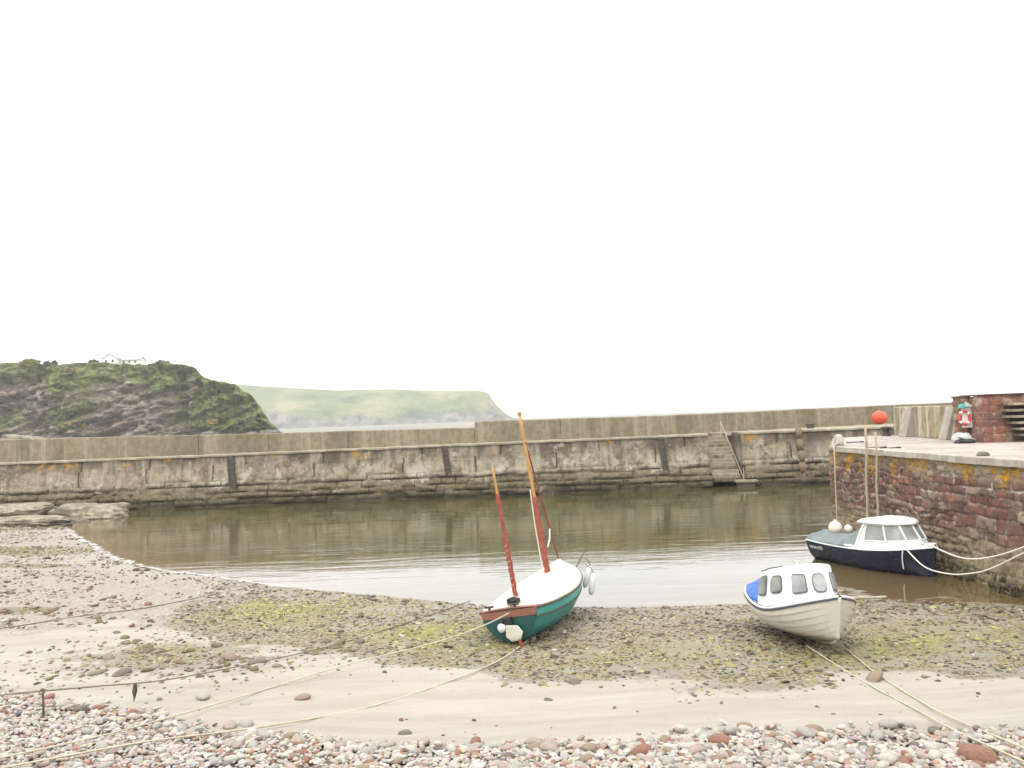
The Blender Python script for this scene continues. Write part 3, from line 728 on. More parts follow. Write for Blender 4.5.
# ----------------------------------------------------------------------------- boats
class Hull:
    """stations: x, half beam, sheer z, keel z, v (0 round .. 1 straight), rake (metres forward at the sheer)"""
    def __init__(s, st):
        s.st = st; s.X = [q[0] for q in st]
    def at(s, x):
        a = np.array(s.st)
        # smooth interpolation
        out = []
        for c in range(1, a.shape[1]):
            i = int(np.clip(np.searchsorted(a[:, 0], x) - 1, 0, len(a) - 2))
            x0, x1 = a[i, 0], a[i + 1, 0]; t = (x - x0) / (x1 - x0)
            def sl(j):
                lo, hi = max(j - 1, 0), min(j + 1, len(a) - 1)
                return (a[hi, c] - a[lo, c]) / (a[hi, 0] - a[lo, 0])
            h00 = 2 * t ** 3 - 3 * t * t + 1; h10 = t ** 3 - 2 * t * t + t; h01 = -2 * t ** 3 + 3 * t * t; h11 = t ** 3 - t * t
            out.append(h00 * a[i, c] + h10 * (x1 - x0) * sl(i) + h01 * a[i + 1, c] + h11 * (x1 - x0) * sl(i + 1))
        return out
    def pt(s, x, t, out=0., side=-1):
        b, sh, k, v, rk = s.at(x); a = t * math.pi / 2
        b = max(b, .004)
        y = b * ((1 - v) * math.sin(a) ** .8 + v * t) + out
        z = k + (sh - k) * ((1 - v) * (1 - math.cos(a)) + v * t)
        return (x + rk * (t - .0), side * y, z)
    def skin(s, strakes, lap, mat, parent, name='hull', t0=0., t1=1., n=46, sub=2):
        V = []; F = []
        xs = np.linspace(s.X[0], s.X[-1], n)
        ts = []
        for i in range(strakes):
            a = t0 + (t1 - t0) * i / strakes; b = t0 + (t1 - t0) * (i + 1) / strakes
            for j in range(sub + 1): ts.append((a + (b - a) * j / sub, lap * (1 - j / sub)))
        for side in (-1, 1):
            base = len(V)
            for x in xs:
                f = min(1, (s.X[-1] - x) / .5)
                for t, o in ts: V.append(s.pt(x, t, o * f if t > .02 else 0, side))
            m = len(ts)
            for i in range(n - 1):
                for k in range(m - 1):
                    q = (base + i * m + k, base + i * m + k + 1, base + (i + 1) * m + k + 1, base + (i + 1) * m + k)
                    F.append(q if side < 0 else q[::-1])
        o = py_mesh(name, V, F, mat, parent, True)
        bm = bmesh.new(); bm.from_mesh(o.data); bmesh.ops.remove_doubles(bm, verts=bm.verts, dist=.003); bmesh.ops.recalc_face_normals(bm, faces=bm.faces); bm.to_mesh(o.data); bm.free()
        for e in o.data.polygons: e.use_smooth = True
        if lap > 0 or True:
            for e in o.data.edges: pass
            try: o.data.set_sharp_from_angle(angle=R(28))
            except Exception: pass
        return o
    def transom(s, mat, parent, t0=0., t1=1., dx=0., name='transom', th=.04):
        x = s.X[0]; P = [s.pt(x, t, 0, -1) for t in np.linspace(t0, t1, 10)]; Q = [s.pt(x, t, 0, 1) for t in np.linspace(t0, t1, 10)]
        ring = P + Q[::-1]
        m = MB(); n = len(ring)
        V = [(p[0] + dx, p[1] * .998, p[2]) for p in ring] + [(p[0] + dx + th, p[1] * .99, p[2]) for p in ring]
        m.add(V, [tuple(range(n)), tuple(range(n, 2 * n))[::-1]] + [(i, n + i, n + (i + 1) % n, (i + 1) % n) for i in range(n)])
        return m.build(name, mat, parent)
    def rail(s, t, r, mat, parent, name, out=.0, x0=None, x1=None, n=40, dz=0., both=True):
        m = MB(); a = s.X[0] if x0 is None else x0; b = s.X[-1] if x1 is None else x1
        for side in (-1, 1):
            m.tube([(lambda p: (p[0], p[1], p[2] + dz))(s.pt(x, t, out, side)) for x in np.linspace(a, b, n)], r, 6)
        return m.build(name, mat, parent, True)
    def deck(s, x0, x1, mat, parent, name, inset=.01, dz=0., camber=.05, nx=24, ny=14, zf=None, th=.02):
        V = []; F = []
        for x in np.linspace(x0, x1, nx):
            p = s.pt(x, 1., -inset, 1)
            for w in np.linspace(-1, 1, ny):
                z = p[2] + dz + camber * (1 - w * w)
                if zf: z += zf(x, w)
                V.append((p[0], max(p[1], .003) * w, z))
        for i in range(nx - 1):
            for k in range(ny - 1): F.append((i * ny + k, i * ny + k + 1, (i + 1) * ny + k + 1, (i + 1) * ny + k))
        o = py_mesh(name, V, F, mat, parent, True)
        so = o.modifiers.new('thick', 'SOLIDIFY'); so.thickness = th; so.offset = -1
        return o
def frame(loc, yaw, heel, trim): return loc, (R(heel), R(trim), R(yaw))
def fold(seed, f=3., a=.03): return lambda x, w: a * (float(fbm(x * f, w * 2.2, seed, 3)) - .5) * 2 * (1 - w ** 4)
def chain(pts): return MB()

def slab_poly(m, pts, off):
    """thin plate from a ring of points; off = thickness vector"""
    n = len(pts); V = [Vector(p) for p in pts] + [Vector(p) + Vector(off) for p in pts]
    m.add(V, [tuple(range(n))[::-1], tuple(range(n, 2 * n))] + [(i, (i + 1) % n, n + (i + 1) % n, n + i) for i in range(n)]); return m
def patch(A, B, C_, D, u0, u1, v0, v1, off, rnd=.18, n=4):
    """rounded rectangle inside the quad A(0,0) B(1,0) C(1,1) D(0,1), lifted by off along the normal"""
    A, B, C_, D = map(Vector, (A, B, C_, D)); nr = (B - A).cross(D - A).normalized()
    du, dv = u1 - u0, v1 - v0; r = rnd; P = []
    for cx, cy, a0 in ((1 - r, r, -90), (1 - r, 1 - r, 0), (r, 1 - r, 90), (r, r, 180)):
        for k in range(n + 1):
            a = R(a0 + 90 * k / n); u = u0 + du * (cx + r * math.cos(a)); v = v0 + dv * (cy + r * math.sin(a))
            P.append(A * (1 - u) * (1 - v) + B * u * (1 - v) + C_ * u * v + D * (1 - u) * v + nr * off)
    return P, nr
def window(quad, u0, u1, v0, v1, parent, name='window', rnd=.2, fr=.03, fmat='frame_grey', proud=.026):
    P, nr = patch(*quad, u0, u1, v0, v1, -proud * .2, rnd); w = slab_poly(MB(), P, nr * proud).build(name, M(fmat), parent)
    P, nr = patch(*quad, u0 + fr, u1 - fr, v0 + fr * 1.3, v1 - fr * 1.3, proud * .6, rnd); slab_poly(MB(), P, nr * (proud * .8)).build('pane', M('glass'), w)
    return w

# green sailing dinghy, stern towards the road, lying on its port bilge
gl, gr = frame((-.15, 16.91, .16), 73.1, -8.6, 2.9)
gb = empty('sailing_dinghy', 'green hulled two masted sailing dinghy under a cream cover aground on the weed', 'boat', gl, gr, 1.048)
HG = Hull([(0, .60, .76, .13, .25, 0), (.9, .80, .72, .05, .2, .0), (2.2, .92, .74, .0, .2, 0), (3.3, .80, .84, .02, .3, .02), (4.1, .47, .97, .07, .55, .06), (4.5, .02, 1.07, .16, .9, .14)])
HG.skin(3, .016, M('teal'), gb, 'hull', 0, .80)
HG.skin(1, .012, M('light_teal'), gb, 'top_strake', .80, 1.)
HG.transom(M('dark_green'), gb, 0, .84)
HG.transom(M('brown_wood'), gb, .845, 1., -.012, 'transom_cap', .06)
HG.rail(1., .026, M('timber_dark'), gb, 'gunwale', .012)
HG.rail(.80, .018, M('timber_dark'), gb, 'rubbing_strake', .02)
HG.deck(.0, .42, M('brown_wood'), gb, 'aft_deck', .0, .02, .03, 6)
HG.deck(.10, 4.46, M('cream_cover'), gb, 'cover', -.008, .03, .13, 60, 24, lambda x, w: .04 * (float(fbm(x * 2.2, w * 2, 5, 3)) - .5) * (1 - w ** 4) + .07 * math.exp(-((x - .62) / .16) ** 2) * (1 - w * w) ** 2 + .07 * math.exp(-((x - 3.3) / .25) ** 2) * (1 - w * w) ** 2 - (.115 * (1 - w * w) + .02) * math.exp(-((x - .1) / .3) ** 2))
def mast(name, p0, p1, r0, r1, sail_to, sail_r, upper, seed, tb_):
    p0, p1 = Vector(p0), Vector(p1)
    mo = MB().tube([p0.lerp(p1, i / 10) for i in range(11)], [r0 + (r1 - r0) * i / 10 for i in range(11)], 10).build(name, M(upper), gb, True)
    n = 40; P = []; rr = []
    for i in range(n + 1):
        t = i / n * sail_to; q = p0.lerp(p1, t); P.append((q.x - .012 + .006 * math.sin(i), q.y + .008 * math.sin(i * 1.7), q.z)); rr.append(sail_r * (1 - .2 * t / sail_to) * (.9 + .2 * float(vnoise(i * .6, seed))))
    MB().tube(P, rr, 9).build('furled_sail', M('tan_sail'), mo, True)
    for i in tb_:
        t = i * sail_to; q = p0.lerp(p1, t); q2 = p0.lerp(p1, t + .007); rad = sail_r * (1 - .2 * i) * 1.06
        MB().tube([(q.x - .012, q.y, q.z), (q2.x - .012, q2.y + .01, q2.z)], rad, 9).build('lashing', M('lashing'), mo, True)
    return mo
mm = mast('main_mast', (3.32, 0, .80), (3.2, 0, 4.92), .05, .038, .50, .074, 'yellow_wood', 3, (.08, .42, .75))
MB().tube([(3.28, .10, 1.1), (3.26, .10, 2.2), (3.22, .06, 3.05)], .016, 6).build('halyard', M('rope_white'), mm)
MB().lathe([(.045, 0), (.055, .04), (.045, .08)], 10, Matrix.Translation((3.2, 0, 4.88))).build('mast_cap', M('yellow_wood'), mm, True)
mast('mizzen_mast', (.62, 0, .80), (.52, .02, 3.66), .04, .026, .80, .054, 'yellow_wood', 7, (.06, .16, .22, .27, .32, .37, .42, .47, .52, .57))
MB().tube(smooth_path([(3.2, -.03, 4.2), (3.62, -.02, 3.2), (4.2, .0, 1.95), (4.56, 0, 1.14)], 8), .02, 6).build('forestay', M('rope_red'), gb)
MB().tube([(3.5, -.06, 1.62), (3.9, -.03, 1.78), (4.1, -.02, 2.0)], .02, 6).build('forestay', M('rope_white'), gb)
MB().tube([(4.53, 0, 1.05), (4.57, 0, 1.16), (4.62, 0, 1.12)], .04, 7).build('stem_head', M('iron'), gb)
MB().tube([(4.2, -.48, .95), (4.75, -.72, 1.36)], .014, 6).build('bumpkin', M('timber_dark'), gb)
# rudder fittings
rd = MB(); slab_poly(rd, [(-.16, .09, .28), (-.16, -.02, .17), (-.16, -.2, .19), (-.16, -.27, .33), (-.16, -.18, .47), (-.16, .06, .50)], (.06, 0, 0)).build('rudder', M('cream_hull'), gb, bevel=.012)
MB().tube([(-.13, -.17, .22), (-.13, -.21, .02)], .035, 7).build('rudder_blade', M('tan_sail'), gb)
m = MB(); m.box(-.12, -.012, -.06, .1, .5, .64).box(-.14, -.03, .11, .2, .44, .6).build('bracket', M('black_rub'), gb, bevel=.01)
bb = blob('fitting', M('white'), gb, (.07, .09, .1), 5, .3, 2, False); bb.location = (-.13, .16, .46)
for dy, z_ in ((.42, .0), (-.12, .01)):
    MB().tube([(.06, dy, .80), (.06, dy, .87)], .03, 8).tube([(.06, dy - .09, .86), (.06, dy + .09, .86)], .022, 8).build('cleat', M('iron'), gb)
m = MB()
cp = [(.34 + (.10 + .02 * math.sin(a * 3.3)) * math.cos(a), -.02 + .12 * math.sin(a), .86 + .02 * (a / 6.28) + .01 * math.sin(a * 2.7)) for a in np.linspace(0, 22, 90)]
m.tube(cp, .024, 6); tag(m.build('coil', M('black_rub'), gb, True))
for k, (x, y, z, l) in enumerate(((3.55, -.90, .36, .50), (4.02, -.66, .48, .54))):
    f = empty('boat_fender', ['long white fender hanging on the green dinghy bow, the nearer one', 'long white fender at the green dinghy bow, the one beside the thin stick'][k], 'fender')
    f.matrix_world = Matrix.LocRotScale(Vector(gl), None, None) @ Euler(gr).to_matrix().to_4x4() @ Matrix.Scale(1.048, 4) @ Matrix.Translation((x, y, z)) @ Matrix.Rotation(R(18 + 8 * k), 4, 'X')
    f['group'] = 'white fenders on the dinghy bow'
    MB().lathe([(.03, 0), (.06, .05), (.075, .1), (.075, l - .1), (.06, l - .05), (.03, l)], 16).build('body', M('white'), f, True)
    MB().tube([(0, 0, l), (.0, .08, l + .12), (-.03, .2, l + .16)], .012, 6).build('lanyard', M('rope_dark'), f)

# white cuddy boat, bow towards the road
wl, wr = frame((5.64, 18.35, .2), -86., 0., -5.)
wb = empty('cabin_boat', 'white cabin boat with cream clinker hull and blue stern tarpaulin aground near the quay', 'boat', wl, wr, .79)
HW = Hull([(0, .62, .93, .24, .3, -.04), (.5, .84, .80, .12, .15, 0), (1.4, .97, .66, .02, .1, 0), (2.4, 1.02, .67, .0, .12, 0), (3.3, .90, .84, .02, .28, .02), (3.9, .54, 1.04, .08, .5, .16), (4.2, .03, 1.18, .16, .8, .30)])
HW.skin(7, .03, M('cream_hull'), wb, 'hull', 0, 1.)
HW.transom(M('cream_hull'), wb)
HW.rail(1., .02, M('dark_blue_trim'), wb, 'rubbing_strake', .012, dz=-.01)
HW.rail(1., .032, M('white'), wb, 'gunwale', -.01, dz=.045)
m = MB(); m.tube([HW.pt(4.2, t, 0, 0) for t in np.linspace(.0, 1.03, 10)], .04, 7); m.tube([(x, 0, HW.at(x)[2] - .02) for x in np.linspace(.3, 4.2, 14)], .05, 6); m.build('stem_and_keel', M('cream_hull'), wb, True)
HW.deck(1.2, 4.16, M('white'), wb, 'deck', .0, .035, .03, 30)
# cabin: rings of points along x (half width at foot, z foot, half width at roof, z roof)
def cabin(secs, mat, parent, name, n=7):
    V = []; F = []
    rings = []
    for (x0, w0, z0, x1, w1, z1, cam) in secs:
        ring = [(x0, -w0, z0), (x1, -w1, z1 - .05), (x1 + (.02 if x1 < 1.5 else 0), -w1 + .05, z1)]
        for k in range(1, n): ring.append((x1, (-w1 + .05) + (2 * w1 - .1) * k / n, z1 + cam * math.sin(math.pi * k / n)))
        ring += [(x1, w1 - .05, z1), (x1, w1, z1 - .05), (x0, w0, z0)]; rings.append(ring)
    m = len(rings[0])
    for r_ in rings: V += r_
    for i in range(len(rings) - 1):
        for k in range(m - 1): F.append((i * m + k, (i + 1) * m + k, (i + 1) * m + k + 1, i * m + k + 1))
    F.append(tuple(range(m))); F.append(tuple(range((len(rings) - 1) * m, len(rings) * m))[::-1])
    o = py_mesh(name, V, F, mat, parent, True)
    try: o.data.set_sharp_from_angle(angle=R(40))
    except Exception: pass
    return o
cabin([(1.42, .86, .64, 1.48, .72, 1.50, .05), (2.05, .82, .68, 2.05, .68, 1.64, .06), (3.2, .60, .86, 3.06, .52, 1.80, .05), (3.62, .30, 1.0, 3.34, .28, 1.80, .03)], M('white'), wb, 'cabin')
for sd in (-1, 1):
    f = (lambda q: q) if sd < 0 else (lambda q: (q[1], q[0], q[3], q[2]))
    def Q(*p): return f(tuple((x, sd * y, z) for x, y, z in p))
    q1 = Q((1.42, .865, .70), (2.05, .825, .74), (2.05, .685, 1.59), (1.48, .725, 1.45))
    q2 = Q((2.05, .825, .76), (3.2, .605, .92), (3.06, .525, 1.75), (2.05, .685, 1.59))
    q3 = Q((3.2, .605, .90), (3.62, .305, 1.02), (3.34, .285, 1.75), (3.06, .525, 1.75))
    def W_(q, a, b, c, d, rn): window(q, a if sd < 0 else 1 - b, b if sd < 0 else 1 - a, c, d, wb, rnd=rn)
    W_(q1, .08, .86, .26, .90, .2); W_(q2, .12, .62, .30, .84, .3); W_(q3, .06, .95, .26, .84, .16)
qf = ((3.625, -.27, 1.03), (3.625, .27, 1.03), (3.345, .25, 1.75), (3.345, -.25, 1.75)); window(qf, .16, .84, .22, .84, wb, rnd=.35)
MB().tube([(1.52, -.70, 1.54), (1.75, -.70, 1.58), (2.05, -.68, 1.66), (2.7, -.58, 1.77)], .014, 6).build('handrail', M('dark_blue_trim'), wb)
MB().tube([(1.52, .70, 1.54), (1.75, .70, 1.58), (2.05, .68, 1.66), (2.7, .58, 1.77)], .014, 6).build('handrail', M('dark_blue_trim'), wb)
MB().tube([(2.55, -.2, 1.77), (2.55, -.2, 1.87), (2.55, -.05, 1.87), (2.55, -.05, 1.78)], .018, 6).build('roof_cleat', M('steel'), wb)
MB().tube([(1.2, -.93, .74), (2.2, -.985, .73), (3.0, -.92, .84), (3.6, -.70, 1.0)], .012, 6).build('trim_line', M('dark_blue_trim'), wb)
MB().tube([(4.42, 0, 1.16), (4.42, 0, 1.25), (4.54, 0, 1.22)], .03, 7).build('stem_fitting', M('iron'), wb)
V = []; F = []; nx, ny = 14, 25
for i in range(nx):
    u = i / (nx - 1); x = -.05 + u * 1.53; p = HW.pt(max(x, 0), 1., .015, 1)
    for k in range(ny):
        w = -1 + 2 * k / (ny - 1)
        z = p[2] + .05 + (1 - abs(w) ** 1.6) * (.16 + .66 * u ** .8) + .022 * math.sin(w * 13 + u * 3) * (.3 + u) * (1 - w ** 6)
        V.append((x, (p[1] * (1 - u) + (p[1] * (1 - .12 * u)) * u) * w, z))
for i in range(nx - 1):
    for k in range(ny - 1): F.append((i * ny + k, i * ny + k + 1, (i + 1) * ny + k + 1, (i + 1) * ny + k))
o = py_mesh('stern_tarpaulin', V, F, M('blue_cover'), wb, True); so = o.modifiers.new('thick', 'SOLIDIFY'); so.thickness = .01

# blue boat afloat beside the quay
bl = empty('motor_boat', 'dark blue motor boat with white wheelhouse afloat beside the quay', 'boat', (10.10, 26.61, -.214), (0, 0, R(-65.6)), .857)
HB = Hull([(0, .86, 1.00, .08, .12, -.05), (1.2, .96, .96, .02, .08, -.02), (2.6, 1.0, .99, .0, .1, 0), (3.6, .86, 1.08, .02, .25, .02), (4.3, .50, 1.19, .06, .55, .12), (4.65, .03, 1.26, .12, .9, .22)])
HB.skin(2, .0, M('navy'), bl, 'hull', 0, 1., 46, 6)
HB.transom(M('navy'), bl)
HB.rail(1., .028, M('white'), bl, 'rubbing_strake', .008)
HB.deck(2.0, 4.62, M('white'), bl, 'foredeck', -.01, .045, .10, 30, th=.06)
m = MB()
for s in (-1, 1):
    P = [HB.pt(x, 1., .0, s) for x in np.linspace(1.9, 4.62, 20)]
    for i in range(19):
        a, b = P[i], P[i + 1]; slab_poly(m, [a, b, (b[0], b[1] * .97, b[2] + .12), (a[0], a[1] * .97, a[2] + .12 - .0)], (0, -s * .03, 0))
m.build('bulwark', M('white'), bl)
# cover with a ridge, tied to the rail
V = []; F = []; nx, ny = 34, 25
for i in range(nx):
    u = i / (nx - 1); x = -.05 + u * 2.32; p = HB.pt(max(x, 0), 1., .012, 1)
    for k in range(ny):
        w = -1 + 2 * k / (ny - 1)
        sag = .05 * math.sin(u * 9) * (1 - abs(w)) + .03 * math.sin(u * 17 + w * 6)
        z = p[2] + .045 + (1 - abs(w) ** 1.5) * (.14 + .50 * u ** 1.6) + .10 * math.exp(-(u / .10) ** 2) * (1 - w ** 4) + sag * (1 - w ** 4)
        V.append((x, p[1] * w, z))
for i in range(nx - 1):
    for k in range(ny - 1): F.append((i * ny + k, i * ny + k + 1, (i + 1) * ny + k + 1, (i + 1) * ny + k))
o = py_mesh('cockpit_cover', V, F, M('grey_cover'), bl, True); so = o.modifiers.new('thick', 'SOLIDIFY'); so.thickness = .012
# wheelhouse
def post(m, a, b, w): m.tube([a, b], w, 4)
WHF = [(2.18, -.88, 1.03), (3.5, -.82, 1.15), (4.2, -.50, 1.26), (4.40, 0, 1.30), (4.2, .50, 1.26), (3.5, .82, 1.15), (2.18, .88, 1.03)]
WHM = [(2.36, -.80, 1.26), (3.52, -.76, 1.35), (4.12, -.46, 1.41), (4.29, 0, 1.43), (4.12, .46, 1.41), (3.52, .76, 1.35), (2.36, .80, 1.26)]
WHT = [(2.62, -.72, 1.86), (3.38, -.70, 1.89), (3.80, -.44, 1.92), (3.94, 0, 1.93), (3.80, .44, 1.92), (3.38, .70, 1.89), (2.62, .72, 1.86)]
m = MB()
for i in range(6): slab_poly(m, [WHF[i], WHF[i + 1], WHM[i + 1], WHM[i]], (-.02, 0, 0))
m.build('coaming', M('white'), bl)
m = MB()
for i in range(7): m.tube([WHM[i], WHT[i]], .035 if 0 < i < 6 else .06, 6)
m.tube(WHM, .03, 6); m.tube(WHT, .03, 6)
m.build('window_frame', M('white'), bl)
slab_poly(MB(), [(2.2, -.88, 1.0), (2.62, -.84, 1.05), (2.72, -.73, 1.86), (2.58, -.73, 1.86)], (0, .03, 0)).build('side_panel', M('white'), bl)
slab_poly(MB(), [(2.2, .88, 1.0), (2.62, .84, 1.05), (2.72, .73, 1.86), (2.58, .73, 1.86)], (0, -.03, 0)).build('side_panel', M('white'), bl)
for i in range(6):
    quad = (WHM[i], WHM[i + 1], WHT[i + 1], WHT[i]); P, nr = patch(*quad, .02, .98, .02, .98, -.012, .04, 2)
    slab_poly(MB(), P, nr * .012).build('window', M('glass'), bl)
rf = []; rl = [(2.28, -.60), (2.32, -.76), (2.7, -.81), (3.4, -.78), (3.82, -.55), (4.04, -.2), (4.08, 0)]; rl = rl + [(x, -y) for x, y in rl[-2::-1]]
V = []; nR = len(rl)
for k, (s, z) in enumerate(((.97, 1.88), (1.0, 1.91), (.99, 1.95), (.85, 2.04), (.5, 2.10), (.02, 2.12))):
    V += [(3.15 + (x - 3.15) * s, y * s, z + (x - 3.) * .03) for x, y in rl]
F = [tuple(range(nR))] + [(k * nR + i, k * nR + (i + 1) % nR, (k + 1) * nR + (i + 1) % nR, (k + 1) * nR + i) for k in range(5) for i in range(nR)] + [tuple(range(5 * nR, 6 * nR))]
py_mesh('roof', V, F, M('white'), bl, True)
MB().tube([(3.0, .35, 2.10), (3.05, .35, 2.17), (3.6, .35, 2.15), (3.66, .35, 2.03)], .014, 6).build('grab_rail', M('iron'), bl)
for y_ in (-.26, .12):
    MB().tube([(4.52, y_, 1.26), (4.52, y_, 1.36)], .025, 7).tube([(4.43, y_, 1.35), (4.61, y_, 1.35)], .02, 7).build('cleat', M('steel'), bl)
# small pale lettering near the stern, too blurred in the photograph to spell out: short strokes
m = MB()
def side_pt(x, z, o): 
    t = .5
    for t in np.linspace(0, 1, 200):
        if HB.pt(x, t)[2] >= z: break
    return Vector(HB.pt(x, t, o, -1))
xx = .16
for k, (w, h) in enumerate(((.075, .11), (.03, .11), (.075, .11), (.08, .11), (0, 0), (.03, .12), (.09, .15))):
    if w:
        for dx in ((0, w) if w > .05 else (0,)):
            slab_poly(m, [side_pt(xx + dx, .70, .004), side_pt(xx + dx + .022, .70, .004), side_pt(xx + dx + .022, .70 + h, .004), side_pt(xx + dx, .70 + h, .004)], (0, -.004, 0))
        if w > .05: slab_poly(m, [side_pt(xx, .70 + h * .45, .005), side_pt(xx + w, .70 + h * .45, .005), side_pt(xx + w, .70 + h * .45 + .02, .005), side_pt(xx, .70 + h * .45 + .02, .005)], (0, -.004, 0))
    xx += w + .04
m.build('lettering', M('white'), bl)
for x, y, z, r_, lab in ((.35, .25, 1.24, .25, 'large pale round buoy on the blue boat cover near its stern'), (.62, .62, 1.24, .155, 'smaller pale round buoy on the blue boat cover beside the larger one')):
    f = empty('round_fender', lab, 'buoy', group='pale buoys on the blue boat')
    f.matrix_world = Matrix.Translation((10.10, 26.61, -.214)) @ Matrix.Rotation(R(-65.6), 4, 'Z') @ Matrix.Scale(.857, 4) @ Matrix.Translation((x, y, z))
    V, F = ico(3); np_mesh('float', V * r_ + np.array((0, 0, r_ * .6)), F, M('buoy_cream'), f)
    MB().lathe([(r_ * .25, r_ * 1.5), (r_ * .25, r_ * 1.75), (r_ * .1, r_ * 1.8)], 10).build('eye', M('buoy_cream'), f, True)

# ropes
def bw(x, y, z):      # a point on the blue boat in the world
    return tuple(Matrix.Translation((10.10, 26.61, -.214)) @ Matrix.Rotation(R(-65.6), 4, 'Z') @ Matrix.Scale(.857, 4) @ Vector((x, y, z)))
rope('pale rope sagging from the blue boat bow tip to the quay, the upper one', [bw(4.6, .02, 1.30), (11.673, 21.600, 0.836), (11.863, 21.000, 0.855), (12.042, 20.200, 1.088), (12.216, 19.500, 1.394), (12.502, 18.600, 1.849)], .020, 'rope_white')
rope('pale rope sagging from the blue boat near bow rail to the quay, the lower one', [bw(4.15, -.62, 1.22), (11.205, 22.300, 0.431), (11.617, 21.800, 0.321), (11.822, 21.200, 0.443), (12.003, 20.600, 0.667), (12.332, 19.700, 1.211), (12.628, 18.800, 1.699)], .020, 'rope_white')
rope('short pale rope end hanging down the blue hull at the bow', [bw(4.12, -.66, 1.2), bw(4.1, -.69, 1.0), bw(4.08, -.68, .75), bw(4.09, -.66, .5)], .018, 'rope_white')
rope('very short rope tail hanging from the blue boat bow tip', [bw(4.72, -.03, 1.28), bw(4.74, -.05, 1.15), bw(4.73, -.04, 1.0)], .016, 'rope_white')
rope('yellow rope running from the white boat stem foot down the beach, the right one', [(6.176, 15.937, 0.380), (6.236, 15.437, 0.289), (6.098, 13.883, 0.340), (6.171, 12.680, 0.336), (6.092, 11.662, 0.469), (5.916, 10.164, 0.771), (5.902, 9.664, 0.851), (5.894, 8.702, 0.991)], .013, 'rope_pale')
rope('yellow rope running from under the white boat down the beach, the left one', [(5.575, 15.918, 0.310), (5.668, 14.734, 0.299), (5.714, 13.402, 0.361), (5.917, 12.329, 0.349), (5.629, 10.793, 0.664), (5.578, 9.294, 0.902), (5.647, 8.498, 1.007)], .013, 'rope_pale')
rope('pale rope slung from the green dinghy transom to the pebbles on the left', [(-0.242, 16.750, 0.949), (-0.825, 16.200, 0.827), (-1.842, 16.252, 0.515), (-3.337, 15.234, 0.466), (-4.717, 13.994, 0.403), (-5.799, 11.644, 0.723), (-6.662, 10.312, 0.933), (-7.064, 9.812, 1.015)], .012, 'rope_pale')
rope('thicker tan rope lying lowest across the pebbles and sand', [(0.133, 17.251, 0.245), (-0.436, 15.715, 0.306), (-1.348, 14.346, 0.366), (-2.364, 13.328, 0.381), (-3.205, 12.736, 0.420), (-4.132, 11.792, 0.618), (-5.107, 11.070, 0.784), (-5.944, 10.386, 0.887), (-6.669, 9.590, 1.027)], .014, 'rope_pale')
rope('dark weedy rope lying on the sand from the left edge to the shore', [(-13.079, 19.194, 0.370), (-12.078, 19.897, 0.364), (-11.309, 20.748, 0.320), (-9.990, 21.803, 0.251), (-8.990, 23.820, 0.119), (-8.136, 25.115, 0.050)], .013, 'rope_dark')
wr_ = rope('dark weedy rope held up on a stake at the left', [(-8.959, 12.900, 0.888), (-8.323, 12.900, 0.896), (-7.668, 12.950, 0.917), (-6.991, 13.400, 0.821), (-6.268, 14.200, 0.633), (-5.258, 15.641, 0.432), (-4.090, 17.269, 0.272), (-2.886, 19.286, 0.151), (-1.371, 22.062, 0.029)], .012, 'rope_dark')
m = MB(); px_ = (-6.597, 13.750, 0.724)
for k in range(5):
    m.tube([(px_[0] + .01 * k, px_[1], px_[2]), (px_[0] + .02 * math.sin(k * 2), px_[1] + .02 * k - .04, px_[2] - .13), (px_[0] + .012 * math.cos(k), px_[1], px_[2] - .22 - .02 * k)], [.012, .016, .004], 5)
m.build('weed_strands', M('timber_dark'), wr_)
sx, sy, sz = (-7.601, 12.828, 0.535)
stk = empty('wooden_stake', 'thin upright wooden stake holding up the dark rope at the left', 'stake', (sx, sy, sz - .12))
MB().tube([(0, 0, 0), (.01, 0, .3), (.0, .0, .58)], [.018, .017, .015], 7).build('shaft', M('timber_dark'), stk, True)
MB().tube([(-.05, -.03, .5), (.05, -.035, .52), (.04, .03, .55), (-.04, .03, .56), (-.04, -.03, .53)], .013, 6).build('lashing', M('rope_dark'), stk, True)
px_ = (9.630, 20.952, -0.004)
rope('pale sandbar-like strip along the water edge right of the white boat', [(7.795, 19.009, 0.449), (8.670, 20.286, 0.130), (9.373, 20.730, 0.029)], .035, 'rope_pale')  # pale tongue like a sandbar, drawn as a rope tube
rope('thin pale stick standing in the shallows below the blue boat', [(9.614, 20.489, -0.001), (9.076, 19.342, 0.279), (8.551, 18.176, 0.562)], .014, 'rope_pale', 'stick', 'stick')
# ----------------------------------------------------------------------------- rocks along the left of the basin
def rock(label, x, y, sc, seed, mat='slab_rock', rot=0., sink=.3, group=None, tilt=(0, 0)):
    V, F = ico(4); d = V / np.abs(V).max(1, keepdims=True)
    V = V * .62 + d * .38 * .8
    n_ = fbm(V[:, 0] * 1.4 + seed * 7.7, V[:, 1] * 1.4 + V[:, 2] * 2, seed, 5) - .5
    st_ = np.round((V[:, 2] + n_ * .5) * 3.2) / 3.2
    V = V * (1 + .55 * n_)[:, None]; V[:, 2] = V[:, 2] * .55 + st_ * .35
    n2 = fbm(V[:, 0] * 5 + seed, V[:, 1] * 5 + V[:, 2] * 6, seed + 3, 4) - .5
    V = V * (1 + .16 * n2)[:, None] * np.array(sc)
    o = np_mesh('rock', V, F, M(mat), None, True)
    try: o.data.set_sharp_from_angle(angle=R(35))
    except Exception: pass
    o.location = (x, y, float(gz(x, y)) + sc[2] * (.62 - sink)); o.rotation_euler = (tilt[0], tilt[1], rot)
    return tag(o, label, 'rock', group)
